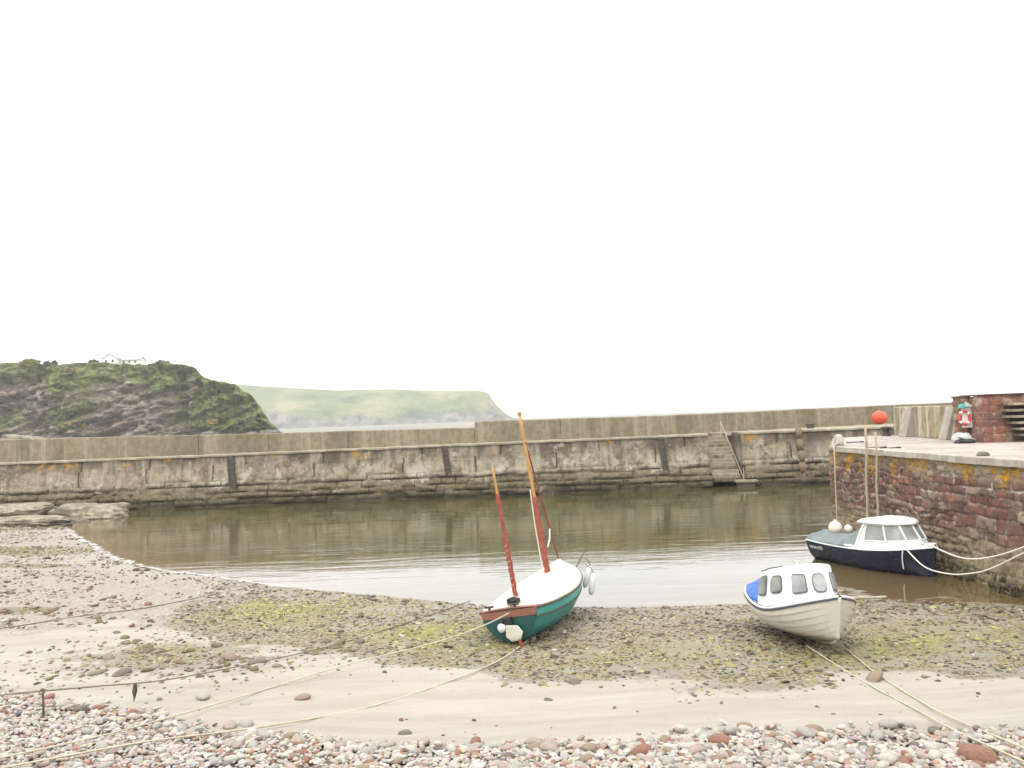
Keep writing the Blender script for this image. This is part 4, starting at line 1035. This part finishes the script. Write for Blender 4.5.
rock('large flat pale rock at the wall foot, tilted and undercut in front', -25.285, 47.880, (2.4, 1.4, .8), 3, rot=-.06, tilt=(.06, .04))
rock('pale bedrock shelf at the left edge under the wall, the broad front one', -27.339, 44.432, (2.7, 1.2, .42), 5, rot=-.1)
rock('pale bedrock shelf at the left edge lying behind the broad front one', -30.989, 49.375, (2.8, 1.5, .6), 8, rot=.05)
rock('dark bedrock hump between the shelf and the large flat rock', -25.454, 44.227, (1.0, .7, .2), 11, 'stone_dark', rot=.2)
rock('low flat rock at the water edge right of the large flat rock', -23.486, 47.363, (1.0, .7, .2), 14)
rock('small low rock standing in the water farther right along the wall foot', -23.096, 50.246, (1.2, .7, .26), 17, rot=.1)
rock('dark low boulder at the wall foot behind the low flat rock', -25.146, 52.579, (1.1, .6, .36), 19, 'stone_dark')
rock('thin pale rock awash under the wall near its left ladder', -15.554, 49.922, (1.3, .5, .14), 23)
rock('dark lump of rubble in the water edge beside the large flat rock', -25.014, 46.051, (.6, .5, .2), 29, 'stone_dark')
for k, (px_, lab) in enumerate((((2.820, 51.729), 'rubble stone at the wall foot left of the middle'), ((5.306, 52.099), 'rubble stone at the wall foot right behind the tall mast'), ((7.483, 51.904), 'broad rubble stone at the wall foot before the right ladder'))):
    rock(lab, px_[0], 51.15, (1.6 + .2 * k, .55, .42), 40 + k, 'slab_rock', 0, .35, 'rubble at the wall foot')

# ----------------------------------------------------------------------------- cobbles, shingle and weed
PAL = np.array([(.24, .12, .08), (.30, .18, .13), (.40, .32, .27), (.42, .35, .305), (.40, .365, .32), (.33, .30, .265), (.48, .44, .385), (.46, .40, .33), (.30, .225, .16), (.14, .125, .115), (.36, .285, .26), (.42, .395, .36)])
def scatter(name, P, size, sub, flat, col, mat, smooth=True, jit=.28, seed=0, flatv=.35):
    """P (n,3) centres; one mesh"""
    r = np.random.default_rng(seed); n = len(P); B, F = ico(sub); m = len(B)
    ph = r.uniform(0, 6.28, (n, 6)); fq = r.uniform(1., 2.2, (n, 3))
    sx = size * r.uniform(.8, 1.3, n); sy = size * r.uniform(.6, 1., n); sz = size * r.uniform(flat * .7, flat * 1.25, n)
    V = np.broadcast_to(B, (n, m, 3)).copy()
    w = 1 + jit * (np.sin(V[..., 0] * fq[:, :1] + ph[:, :1]) * np.sin(V[..., 1] * fq[:, 1:2] + ph[:, 1:2]) + .5 * np.sin(V[..., 2] * fq[:, 2:3] * 1.6 + ph[:, 2:3]))
    V *= w[..., None]; V *= np.stack([sx, sy, sz], -1)[:, None]
    c, s = np.cos(ph[:, 3]), np.sin(ph[:, 3]); ti = r.normal(0, flatv * .6, n)
    z = V[..., 2] + V[..., 0] * ti[:, None]
    x = V[..., 0] * c[:, None] - V[..., 1] * s[:, None]; y = V[..., 0] * s[:, None] + V[..., 1] * c[:, None]
    V = np.stack([x, y, z], -1) + P[:, None]
    FF = (F[None] + (np.arange(n) * m)[:, None, None]).reshape(-1, 3)
    return np_mesh(name, V.reshape(-1, 3), FF, mat, None, smooth, None, np.repeat(col, m, 0))

# cobble bank: every cobble first as a record, the 300 that show largest as objects, the rest as one mass
r = np.random.default_rng(5)
n0 = 125000
cx = r.uniform(-17, 14, n0); cy = r.uniform(6.2, 15.5, n0)
hi_ = np.interp(cx, COB_HI[:, 0], COB_HI[:, 1]) - np.interp(cx, [-6, 0], [0, .3])
prob = np.clip(sstep(.55, -.55, cy - hi_ + 1.2 * (fbm(cx * .6, cy * .6, 55, 3) - .5)), 0, 1) ** 1.3
keep = (r.random(n0) < prob) & (np.abs(cx) < cy * .95 + 2.5)
cx, cy = cx[keep], cy[keep]
cs = np.exp(r.normal(math.log(.034), .36, len(cx))); cs = np.clip(cs, .013, .09) * np.interp(cx, [-9, 2], [.85, 1.05])
edge_ = np.abs(cy - np.interp(cx, COB_HI[:, 0], COB_HI[:, 1])) < .55
cs = np.where(edge_ & (r.random(len(cx)) < .09), cs * 1.9, cs); cs = np.clip(cs, .014, .12)
cz = gz(cx, cy) + cs * .28 + r.uniform(0, .035, len(cx))
ci = r.choice(len(PAL), len(cx), p=np.array([.045, .045, .09, .11, .16, .11, .14, .10, .045, .035, .05, .07]))
cc = PAL[ci] * r.uniform(.8, 1.2, (len(cx), 1)) * r.uniform(.94, 1.06, (len(cx), 3))
show = cs / cy * ((cy > 9.2) & (np.abs(cx) < cy * .63) & (np.array(gz(cx, cy)) > 0))
order = np.argsort(-show); big = order[:296]; rest = order[296:]
tag(scatter('pebbles', np.stack([cx, cy, cz], -1)[rest], cs[rest], 2, .52, cc[rest], M('stone'), True, .26, 3), kind='stuff')
KIND = {0: ('stone_red', 'red brown'), 1: ('stone_red', 'red brown'), 2: ('stone_pink', 'pinkish'), 3: ('stone_pink', 'pinkish'), 4: ('stone_grey', 'grey'), 5: ('stone_grey', 'grey'), 6: ('stone_cream', 'cream'), 7: ('stone_cream', 'cream'), 8: ('stone_tan', 'tan'), 9: ('stone_dark', 'dark grey'), 10: ('stone_pink', 'pinkish'), 11: ('stone_grey', 'grey')}
B2, F2 = ico(3); shapes = {}
def cobble(x, y, z, s, mk, cname, label=None, sq=.5, nm='cobble'):
    k = (mk, int(r.integers(0, 9)), nm)
    if k not in shapes:
        q = np.random.default_rng(k[1] * 31 + 7); V = B2.copy()
        ph = q.uniform(0, 6.28, 5)
        w = 1 + .16 * np.sin(V[:, 0] * 1.9 + ph[0]) * np.sin(V[:, 1] * 1.7 + ph[1]) + .1 * np.sin(V[:, 2] * 2.4 + ph[2] + V[:, 0]) + .10 * (fbm(V[:, 0] * 2.2 + ph[3], V[:, 1] * 2.2 + V[:, 2], k[1], 3) - .5)
        V = V * w[:, None] * np.array((1.15, .82, .62))
        o = np_mesh(nm, V, F2, M(mk), None, True); shapes[k] = o
    else:
        o = shapes[k].copy(); COL.objects.link(o)
    o.location = (x, y, z); o.scale = (s, s, s * sq / .6); o.rotation_euler = (r.normal(0, .15), r.normal(0, .15), r.uniform(0, 6.28))
    if label: tag(o, label, 'stone'); 
    else: tag(o, '%s coloured rounded cobble among the others in the shore pebble bank' % cname, 'stone', '%s cobbles in the pebble bank' % cname)
    return o
for i in big:
    mk, cname = KIND[int(ci[i])]
    cobble(cx[i], cy[i], cz[i] + .008, cs[i] * 1.02, mk, cname)
for (px_, s, mk, lab) in (((5.286, 9.608, 0.816), .21, 'stone_red', 'largest red brown boulder at the lower right under the yellow ropes'),
                          ((2.549, 10.682, 0.653), .15, 'stone_red', 'flat red brown stone at the upper edge of the pebbles right of centre'),
                          ((0.833, 10.589, 0.652), .13, 'stone_tan', 'large tan stone at the upper pebble edge nearest the middle'),
                          ((1.447, 10.349, 0.690), .13, 'stone_red', 'large red brown stone low in the pebbles, right of the middle'),
                          ((3.918, 11.126, 0.573), .14, 'stone_tan', 'long tan stone at the upper pebble edge between the yellow ropes')):
    cobble(px_[0], px_[1], px_[2], s, mk, '', lab, .5)

# loose stones over the sand and in the weed bed
n0 = 80000
x = r.uniform(-34, 12.5, n0); y = r.uniform(10.5, 47, n0)
weed, green, cob, shing, wet = zones(x, y); d = shore_dist(x, y)
den = np.clip(.9 * weed * (.35 + 1.3 * fbm(x * .9, y * .9, 77, 3)) + .8 * shing * sstep(.3, .7, fbm(x * .7, y * .7, 79, 3)) + .03, 0, 1) * (d > .05)
patch_ = np.exp(-(((x - -6.594) / 2.6) ** 2 + ((y - 16.622) / 1.7) ** 2)); den = np.maximum(den, 1.2 * patch_ * sstep(.42, .62, fbm(x * 1.2, y * 1.4, 78, 3)))
den = np.where((y < 46) & (np.abs(x) < y * .75 + 1), den, 0)
k = r.random(n0) < den * .62; x, y = x[k], y[k]; weed = weed[k]; shing = shing[k]
s = np.clip(np.exp(r.normal(math.log(.026), .45, len(x))), .012, .09) * (1 + .55 * shing)
ci = r.choice(6, len(x), p=[.22, .22, .2, .16, .12, .08])
PW = np.array([(.085, .066, .042), (.15, .12, .08), (.22, .18, .13), (.31, .27, .21), (.42, .38, .32), (.18, .105, .07)])
col = PW[ci] * (1 + .15 * shing[:, None]) * r.uniform(.8, 1.2, (len(x), 1))
tag(scatter('shingle', np.stack([x, y, gz(x, y) + s * .15], -1), s, 1, .5, col, M('stone'), True, .3, 9), kind='stuff')
# weed: ragged flat clumps
n0 = 230000
x = r.uniform(-34, 12.5, n0); y = r.uniform(11, 47, n0)
weed, green, cob, shing, wet = zones(x, y); d = shore_dist(x, y)
cl = fbm(x * 1.3, y * 1.6, 88, 4)
hullw = np.maximum.reduce([np.exp(-(((x - a) / rx) ** 2 + ((y - b) / ry) ** 2)) for a, b, rx, ry in ((5.6, 16.9, 1.0, 1.9), (6.3, 16.2, .7, .8), (.25, 18.4, .9, 1.9), (1.6, 19.4, .9, .8))])  # extra weed round the hulls: wet growth, and a stand-in for contact shade
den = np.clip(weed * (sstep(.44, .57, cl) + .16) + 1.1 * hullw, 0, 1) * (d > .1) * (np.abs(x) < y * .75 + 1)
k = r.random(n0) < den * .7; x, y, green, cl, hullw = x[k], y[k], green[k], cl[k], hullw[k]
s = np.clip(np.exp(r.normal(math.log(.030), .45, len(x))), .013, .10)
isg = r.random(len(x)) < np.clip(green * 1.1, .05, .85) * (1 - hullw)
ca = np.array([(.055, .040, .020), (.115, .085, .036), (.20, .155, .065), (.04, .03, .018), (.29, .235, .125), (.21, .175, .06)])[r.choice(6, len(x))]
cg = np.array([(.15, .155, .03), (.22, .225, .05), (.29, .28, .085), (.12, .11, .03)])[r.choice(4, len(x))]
ca = ca * (1 - .45 * (hullw[:, None] > .4))  # weed near the hulls darkened, contact shade put into its colour
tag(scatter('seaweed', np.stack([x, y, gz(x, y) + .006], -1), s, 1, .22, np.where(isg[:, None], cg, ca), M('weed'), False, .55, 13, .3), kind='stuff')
# bladder weed hanging on the foot of the quay
q_ = np.random.default_rng(8); n_w = 520
wy = q_.uniform(17.5, 26.5, n_w); wy = wy[fbm(wy * 1.1, wy * 0, 99, 3) > .47]
wz = np.abs(q_.normal(.08, .13, len(wy)))
wx = np.interp(wy, [5, 20.3, 31.1], [14.0, 12.85, 12.2]) - .22 - .16 * (1 - wz) + q_.uniform(-.06, .02, len(wy))
tag(scatter('wall_weed', np.stack([wx, wy, wz], -1), q_.uniform(.03, .085, len(wy)), 1, 1.5, np.array([(.035, .028, .014), (.06, .048, .02), (.09, .07, .03)])[q_.integers(0, 3, len(wy))], M('weed'), False, .5, 17, .8), kind='stuff')
# darker stones lying apart on the smooth sand
for k, (px_, s, mk, lab) in enumerate((((-9.340, 18.694, 0.363), .10, 'stone_dark', 'dark stone on the bare sand between the two dark ropes'), ((-8.404, 16.437, 0.428), .15, 'stone_tan', 'dark weedy stone left of the stony patch'), ((-8.165, 15.548, 0.399), .15, 'stone_tan', 'flat brownish stone at the lower left end of the stony patch'),
        ((-5.553, 14.013, 0.377), .15, 'stone_grey', 'flat grey stone on the sand right of the hanging weed'), ((-4.657, 13.605, 0.368), .11, 'stone_grey', 'small flat grey stone above the pale slung rope'), ((-3.752, 13.735, 0.389), .12, 'stone_tan', 'brown weedy stone by the pale slung rope, right of centre sand'),
        ((-7.649, 15.474, 0.403), .16, 'stone_dark', 'dark humped stone in the stony patch on the left sand'), ((-5.848, 16.215, 0.418), .15, 'stone_tan', 'olive brown stone in the right of the stony patch'), ((-6.195, 12.995, 0.468), .12, 'stone_dark', 'grey stone below the hanging weed strands'),
        ((-4.261, 12.384, 0.485), .13, 'stone_grey', 'flat grey stone by the tan rope at the pebble edge'), ((-4.450, 12.273, 0.504), .14, 'stone_pink', 'pinkish stone by the tan rope at the pebble edge'), ((0.904, 14.216, 0.307), .14, 'stone_dark', 'dark flat stone at the lower edge of the weed bed'),
        ((0.394, 13.346, 0.336), .08, 'stone_dark', 'small dark stone alone on the smooth sand in the middle'), ((5.931, 13.698, 0.372), .17, 'stone_tan', 'brownish stone between the two yellow ropes near the weed edge'), ((-1.758, 11.903, 0.443), .09, 'stone_dark', 'dark stone at the top of the pebbles left of centre'))):
    cobble(px_[0], px_[1], px_[2], s, mk, '', lab, .42, 'beach_stone')

# brown and olive stones with weed on them, strewn over the sand left of the dinghy
q_ = np.random.default_rng(21)
for cxp, cyp, rx, ry, n_ in ((-7.465, 16.936, 1.0, .55, 26), (-6.157, 15.715, 1.5, .55, 36), (-10.441, 20.064, .8, .5, 16), (-5.579, 16.011, .8, .5, 18), (-4.053, 17.103, 1.1, .6, 14), (-9.678, 17.343, 1.5, .7, 10)):
    for _ in range(n_):
        x_, y_ = q_.normal(cxp, rx * .62), q_.normal(cyp, ry * .62); s_ = float(np.clip(np.exp(q_.normal(math.log(.058), .4)), .03, .12))
        mk = ['stone_olive', 'stone_olive', 'stone_tan', 'stone_dark', 'stone_brown'][int(q_.integers(0, 5))]
        o = cobble(x_, y_, float(gz(x_, y_)) + s_ * .12, s_, mk, '', 'small weedy brown stone among others strewn on the left sand', .42, 'weedy_stone'); o['group'] = 'weedy stones strewn on the sand'

# ----------------------------------------------------------------------------- headlands
def head(name, us, T, Y0, prof, disp, turf, mat, taper):
    """cliff sheet: us along x; prof: list of (height fraction, distance back)"""
    n = len(prof); P = np.array(prof)
    U, K = np.meshgrid(us, np.arange(n)); fr = P[:, 0][:, None]; bk = P[:, 1][:, None]
    top = T(us)[None]; Z = np.where(fr <= 1, fr * top, top + (fr - 1) * 10) - .8
    Y = Y0(us)[None] + bk * taper(us)[None]
    dx, dy, dz = disp(U, Z, fr + 0 * U)
    V = np.stack([U + dx - .45 * np.clip((bk - 8) * taper(us)[None], 0, 500), Y + dy, Z + dz], -1).reshape(-1, 3)
    ny, nx = U.shape; i = np.arange(nx * ny).reshape(ny, nx)
    F = np.stack([i[:-1, :-1], i[:-1, 1:], i[1:, 1:], i[1:, :-1]], -1).reshape(-1, 4)
    return tag(np_mesh(name, V, F, mat, None, True, dict(turf=turf(U, Z, fr + 0 * U).ravel())), kind='structure')
D1 = 262.
top_px = [(-260, 352), (-120, 358), (-40, 362), (0, 363), (30, 361), (60, 364), (100, 362), (140, 363.5), (184, 364.5), (203, 368), (213, 377), (225, 382), (246, 386.5), (266, 397), (277, 410), (285, 424), (292, 431), (305, 441)]
TX = np.array([(px - 512) * D1 / 800 for px, _ in top_px]); TZ = np.array([5 + (417 - .038 * (px - 512) - y) * D1 / 800 for px, y in top_px]) + .8
def T1(u): return np.maximum(np.interp(u, TX, TZ) + .9 * (fbm(u * .16, 0 * u, 31, 4) - .5), .3)
def Y1(u): return 250 + 9 * (fbm(u * .045, 0 * u + 3, 33, 3) - .5) * 2
prof = [(q, 9 * q ** 1.15 + (2.5 * max(0, q - .7) * 8)) for q in np.linspace(0, 1, 96)] + [(1.02, 22), (1.06, 34), (1.06, 60), (1.0, 120), (.9, 200)]
def pxu(px): return (px - 512) * D1 / 800
def disp1(U, Z, f):
    s = U + Z * .9; q = U * .35 - Z * .95      # strata dip to the right
    big_ = fbm(U * .07, Z * .05, 40, 4) - .5; led = fbm(s * .05, q * .42, 41, 4) - .5; fn = fbm(U * .45, Z * .6, 42, 4) - .5
    g = sstep(0, .15, f) * sstep(1.05, .85, f)
    rd_ = 1 - 2 * np.abs(fbm(U * .16 + Z * .1, Z * .22 - U * .05, 48, 5) - .5)
    f2 = fbm(U * 1.1, Z * 1.4, 49, 3) - .5
    a = (9 * big_ + 7.5 * led + 3.6 * fn + 1.6 * f2 + 5. * (rd_ - .8)) * (.25 + .75 * g)
    for px, w, dp, sl in ((14, 4.5, 4.5, .55), (190, 2.2, 5., -.16), (176, 4., 3., -.3), (155, 3.2, 2.5, -.25), (120, 3, 2.2, .1), (80, 2.5, 2, .15), (212, 2.4, 2.2, -.3)):
        a = a - dp * np.exp(-((U - pxu(px) - (Z - 12) * sl) / w) ** 2) * g
    foot = np.exp(-(f / .12) ** 2) * 5 * (fbm(U * .22, Z * .3, 46, 4))
    return 0 * U, -(a + foot), 1.3 * fn * sstep(.2, .5, f)
def turf1(U, Z, f):
    n1 = fbm(U * .06, Z * .10, 50, 4); n2 = fbm(U * .2, Z * .2, 51, 3)
    t = .44 + .95 * sstep(.62, .98, f + .35 * (n1 - .5)) + 1.3 * (n1 - .5) + .3 * (n2 - .5)
    t = t + .45 * sstep(pxu(150), pxu(172), U) * sstep(.18, .4, f)
    for px, y, rx, ry, a in ((38, 390, 7.5, 6, -.8), (45, 405, 6, 4, -.6), (170, 408, 4, 6, -.9), (130, 385, 5, 5.5, -.6), (8, 390, 5, 4, -.7), (196, 400, 2, 8, -1.), (25, 418, 6, 3.2, .5), (120, 418, 6, 4, -.5), (155, 425, 4, 4, -.9), (235, 392, 5, 2, -.4), (205, 380, 2.5, 3, -.5)):
        cz_ = 5 + (417 - .038 * (px - 512) - y) * D1 / 800
        t = t + a * np.exp(-(((U - pxu(px)) / rx) ** 2 + ((Z - cz_) / ry) ** 2))
    return np.where(f < .2 + .1 * n2, t - .8, t)
head('headland', np.arange(pxu(-260), pxu(299), .42), T1, Y1, prof, disp1, turf1, M('cliff'), lambda u: np.interp(u, [pxu(150), pxu(185), pxu(215), pxu(285)], [1., .5, .25, .04]))

D2 = 1300.
tp = [(120, 372), (200, 378), (250, 382), (300, 385.5), (340, 387.5), (375, 387), (402, 386), (440, 388), (468, 388.5), (490, 389.5), (497, 392), (500, 399), (503, 405), (508, 411), (515, 416), (522, 418.5)]
TX2 = np.array([(px - 512) * D2 / 800 for px, _ in tp]); TZ2 = np.array([5 + (417 - .038 * (px - 512) - y) * D2 / 800 for px, y in tp]) + .8
def T2(u): return np.maximum(np.interp(u, TX2, TZ2) + 1.2 * (fbm(u * .02, 0 * u, 61, 3) - .5), .5)
def Y2(u): return 1290 + 60 * (fbm(u * .008, 0 * u, 63, 3) - .5) - .0 * u
prof2 = [(q, 45 * q + 60 * max(0, q - .3) ** 1.3) for q in np.linspace(0, 1, 50)] + [(1.1, 110), (1.1, 420), (.5, 700)]
def disp2(U, Z, f):
    g = sstep(1.0, .8, f); a = 26 * (fbm(U * .018, Z * .02, 70, 4) - .5) + 9 * (fbm(U * .06, Z * .08, 71, 4) - .5)
    return 0 * U, -a * g, 3 * (fbm(U * .03, Z * .05, 72, 3) - .5) * g
def turf2(U, Z, f):
    n1 = fbm(U * .02, Z * .03, 75, 4)
    return .80 - .75 * sstep(.30, .03, f + .5 * (n1 - .5)) - .35 * sstep(-90, -20, U) * sstep(.5, .2, f) - .9 * sstep(-45, -12, U) * sstep(.6, .75, fbm(U * .1, Z * .05, 76, 2) + .2) - .5 * np.exp(-((U - (260 - 512) * 1.625) / 60) ** 2) * sstep(.6, .3, f)
head('far_headland', np.arange(TX2[0] - 60, TX2[-1] + 2, 3.), T2, Y2, prof2, disp2, turf2, M('far_hill'), lambda u: np.interp(u, [(470 - 512) * 1.625, (505 - 512) * 1.625], [1., .3]))

# rocks and a pale ledge at the cliff foot, gorse and shrubs, the house
sr = np.random.default_rng(3)
def hz(px, y, D): return ((px - 512) * D / 800, D, 5 + (417 - .038 * (px - 512) - y) * D / 800)
o = rock('pale sloping rock ledge at the foot of the near cliff, left end', 0, 0, (8., 3., 1.6), 61, 'slab_rock', -.06, 0, None, (0, .12)); o.location = (hz(26, 435, 232)[0], 232, 3.6)
for k, (px, s) in enumerate(((66, 2.4), (140, 2.2), (210, 2.6), (250, 2.0), (268, 2.3))):
    o = rock('dark shore boulder below the near cliff, ' + ['farthest left of five', 'below the middle of the cliff', 'below the steep dark gully', 'second from the right end', 'at the right end of the cliff'][k], 0, 0, (s * 1.5, s, s * .8), 70 + k, 'stone_dark', sr.uniform(0, 3), 0); o.location = (hz(px, 432, 240)[0], 240, 2.3)
    rk_ = o
def bush(name, label, p, sc, seed, cols, cat, n=260, leaf=.28):
    q = np.random.default_rng(seed); u = q.normal(0, 1, (n, 3)); u /= np.linalg.norm(u, axis=1)[:, None]; u[:, 2] = np.abs(u[:, 2])
    P = u * np.array(sc) * (q.uniform(.3, 1, (n, 1)) ** .4) * (1 + .5 * (fbm(u[:, 0] * 2 + seed, u[:, 1] * 2 + u[:, 2], seed, 2)[:, None] - .5))
    c = np.array(cols)[q.integers(0, len(cols), n)] * q.uniform(.7, 1.3, (n, 1))
    o = scatter(name, P, np.full(n, leaf), 0, .6, c, M('leaf'), False, .4, seed, 1.5)
    o.location = p; return tag(o, label, cat)
GO = [(.30, .19, .04), (.24, .17, .04), (.08, .10, .03), (.34, .23, .06), (.10, .12, .04)]; SH = [(.03, .045, .014), (.05, .07, .022), (.075, .09, .03)]
def on_top(px, back=4.):
    y = 262. + back; x = (px - 512) * y / 800; u = np.array(pxu(px)); return (x, y, float(T1(u)) - 1.5 + .1 * back)
bush('gorse_bush', 'orange flowering gorse on top of the near cliff, the left one', on_top(30, -6), (3.2, 2., 1.1), 1, GO, 'bush')
bush('gorse_bush', 'orange flowering gorse near the cliff top, right of the first', tuple(np.array(on_top(66, -9)) + (0, 0, -1.6)), (2.4, 2., 1.2), 2, GO, 'bush')
for px, y, lab, s_ in ((75, 425, 'small orange gorse low on the near cliff face', 1.3), (211, 424, 'orange brown gorse at the foot of the dark gully', 2.)):
    p = hz(px, y, 244.5); bush('gorse_bush', lab, (p[0], float(Y1(np.array(p[0]))) - (4 if px < 100 else 3.), p[2]), (s_, s_, s_ * .7), int(px), GO, 'bush', 160)
bush('shrub', 'small dark shrub on the skyline of the near cliff, left of a pair', on_top(47), (1.2, 1., 1.3), 5, SH, 'bush', 120)
bush('shrub', 'small dark shrub on the skyline of the near cliff, right of a pair', on_top(53.5), (1.4, 1., 1.4), 6, SH, 'bush', 120)
bush('shrub', 'dark low shrub on the skyline right of the white house', on_top(163), (3., 1.6, 1.7), 7, SH, 'bush', 200)
bush('shrub', 'green shrub beside the left gable of the white house', on_top(94), (2.2, 1.6, 1.6), 8, SH, 'bush', 160)

hx, hy, hz_ = on_top(118, 14); hz_ -= .3
ho = empty('white_house', 'low white house with a gable, chimney and slate roof on the cliff top', 'house', (hx, hy, hz_))
def gable_house(x0, x1, y0, y1, h, rh, along):
    m = MB()
    if along == 'x': ends = [[(x, y0, -1), (x, y1, -1), (x, y1, h), (x, (y0 + y1) / 2, h + rh), (x, y0, h)] for x in (x0, x1)]
    else: ends = [[(x0, y, -1), (x1, y, -1), (x1, y, h), ((x0 + x1) / 2, y, h + rh), (x0, y, h)] for y in (y0, y1)]
    m.add(ends[0] + ends[1], [(0, 1, 2, 3, 4), (9, 8, 7, 6, 5)] + [(i, (i + 1) % 5, 5 + (i + 1) % 5, 5 + i) for i in (0, 1, 4)]); m.build('wall', M('house_wall'), ho)
    m = MB(); e = .25
    if along == 'x':
        yc = (y0 + y1) / 2
        for ya, s_ in ((y0, -1), (y1, 1)):
            slab_poly(m, [(x0 - e, ya + s_ * e, h - e * rh / abs(yc - ya)), (x1 + e, ya + s_ * e, h - e * rh / abs(yc - ya)), (x1 + e, yc, h + rh + .01), (x0 - e, yc, h + rh + .01)], (0, 0, .16))
    else:
        xc = (x0 + x1) / 2
        for xa, s_ in ((x0, -1), (x1, 1)):
            slab_poly(m, [(xa + s_ * e, y0 - e, h - e * rh / abs(xc - xa)), (xa + s_ * e, y1 + e, h - e * rh / abs(xc - xa)), (xc, y1 + e, h + rh + .01), (xc, y0 - e, h + rh + .01)], (0, 0, .16))
    return m.build('roof', M('house_roof'), ho)
gable_house(-4.4, .6, -2, 6, 2.1, 1.7, 'y')
gable_house(.65, 7.6, 0, 4.6, 1.5, 1.0, 'x')
MB().box(-2.3, -1.5, .4, 1.2, 3.2, 4.9).box(-2.4, -1.4, .3, 1.3, 4.72, 4.88).build('chimney', M('house_wall'), ho)
MB().box(6.6, 7.3, 1.9, 2.6, 2.0, 3.2).build('chimney', M('house_wall'), ho)
for x in (-3.4, -1.2):
    w = MB().box(x, x + .8, -2.06, -1.9, .7, 1.7).build('window', M('house_wall'), ho); MB().box(x + .08, x + .72, -2.09, -2.0, .78, 1.62).build('pane', M('dark_glass'), w)
for x in (1.6, 3.6, 5.6):
    w = MB().box(x, x + .8, -.06, .1, .5, 1.3).build('window', M('house_wall'), ho); MB().box(x + .08, x + .72, -.09, .0, .58, 1.22).build('pane', M('dark_glass'), w)

# ----------------------------------------------------------------------------- air, sky, sun, camera
bpy.ops.mesh.primitive_cube_add(size=1, location=(0, 0, 70)); hzb = bpy.context.object; hzb.name = 'haze'; hzb.data.name = 'haze'
hzb.scale = (16000, 16000, 160); tag(hzb, kind='stuff')
hm = bpy.data.materials.new('haze'); hm.use_nodes = True; nt = hm.node_tree; nt.nodes.clear()
vo = nt.nodes.new('ShaderNodeVolumePrincipled'); vo.inputs['Color'].default_value = (.93, .95, .97, 1); vo.inputs['Density'].default_value = .00032; vo.inputs['Anisotropy'].default_value = .3
ou = nt.nodes.new('ShaderNodeOutputMaterial'); nt.links.new(vo.outputs[0], ou.inputs['Volume']); hzb.data.materials.append(hm)

W = bpy.data.worlds.new('World'); SC.world = W; W.use_nodes = True; nt = W.node_tree
bg = nt.nodes['Background']; bg.inputs['Strength'].default_value = .1
EL, AZ = 58., 215.       # the veiled sun: elevation, compass bearing from +y towards +x
sky = nt.nodes.new('ShaderNodeTexSky'); sky.sky_type = 'NISHITA'; sky.sun_disc = False
sky.sun_elevation = R(EL); sky.sun_rotation = R(AZ)
hs = nt.nodes.new('ShaderNodeHueSaturation'); hs.inputs['Saturation'].default_value = .25; nt.links.new(sky.outputs[0], hs.inputs['Color'])
# overcast cloud: three times as bright overhead as at the horizon
tc = nt.nodes.new('ShaderNodeTexCoord'); sp = nt.nodes.new('ShaderNodeSeparateXYZ'); nt.links.new(tc.outputs['Generated'], sp.inputs[0])
mr = nt.nodes.new('ShaderNodeMapRange'); mr.inputs['From Min'].default_value = 0; mr.inputs['From Max'].default_value = 1
mr.inputs['To Min'].default_value = 14.5; mr.inputs['To Max'].default_value = 21.5; nt.links.new(sp.outputs[2], mr.inputs['Value'])
cm = nt.nodes.new('ShaderNodeMix'); cm.data_type = 'RGBA'; cm.blend_type = 'MULTIPLY'; cm.inputs[0].default_value = 1; cm.inputs[6].default_value = (.985, .995, 1., 1)
nt.links.new(mr.outputs[0], cm.inputs[7])
mx = nt.nodes.new('ShaderNodeMix'); mx.data_type = 'RGBA'; mx.inputs[0].default_value = .85
nt.links.new(hs.outputs[0], mx.inputs[6]); nt.links.new(cm.outputs[2], mx.inputs[7]); nt.links.new(mx.outputs[2], bg.inputs['Color'])

sl = bpy.data.lights.new('sun', 'SUN'); sl.energy = 1.1; sl.angle = R(22); sl.color = (1., .965, .91)
so = bpy.data.objects.new('sun', sl); link(so)
dv = Vector((math.sin(R(AZ)) * math.cos(R(EL)), math.cos(R(AZ)) * math.cos(R(EL)), math.sin(R(EL))))
so.rotation_euler = dv.to_track_quat('Z', 'Y').to_euler(); so.location = (0, -20, 60)

cd = bpy.data.cameras.new('camera'); cam = bpy.data.objects.new('camera', cd); link(cam)
cd.sensor_width = 36; cd.lens = 28.125; cd.clip_start = .1; cd.clip_end = 20000
ro = math.atan(.038); pi_ = math.atan(33 * math.cos(ro) / 800)
F_ = Vector((0, math.cos(pi_), math.sin(pi_))); U_ = Vector((0, -math.sin(pi_), math.cos(pi_))); R_ = Vector((1, 0, 0))
Rr = R_ * math.cos(ro) - U_ * math.sin(ro); Ur = R_ * math.sin(ro) + U_ * math.cos(ro)
cam.matrix_world = Matrix(((Rr.x, Ur.x, -F_.x, 0), (Rr.y, Ur.y, -F_.y, 0), (Rr.z, Ur.z, -F_.z, 5.0), (0, 0, 0, 1)))
SC.camera = cam
SC.view_settings.view_transform = 'Standard'; SC.view_settings.look = 'None'; SC.view_settings.exposure = 0.6; SC.view_settings.gamma = 1
SC.view_settings.use_curve_mapping = False
SC.cycles.max_bounces = 6; SC.cycles.volume_bounces = 1; SC.cycles.use_denoising = True
SC.render.resolution_x, SC.render.resolution_y = 1024, 768
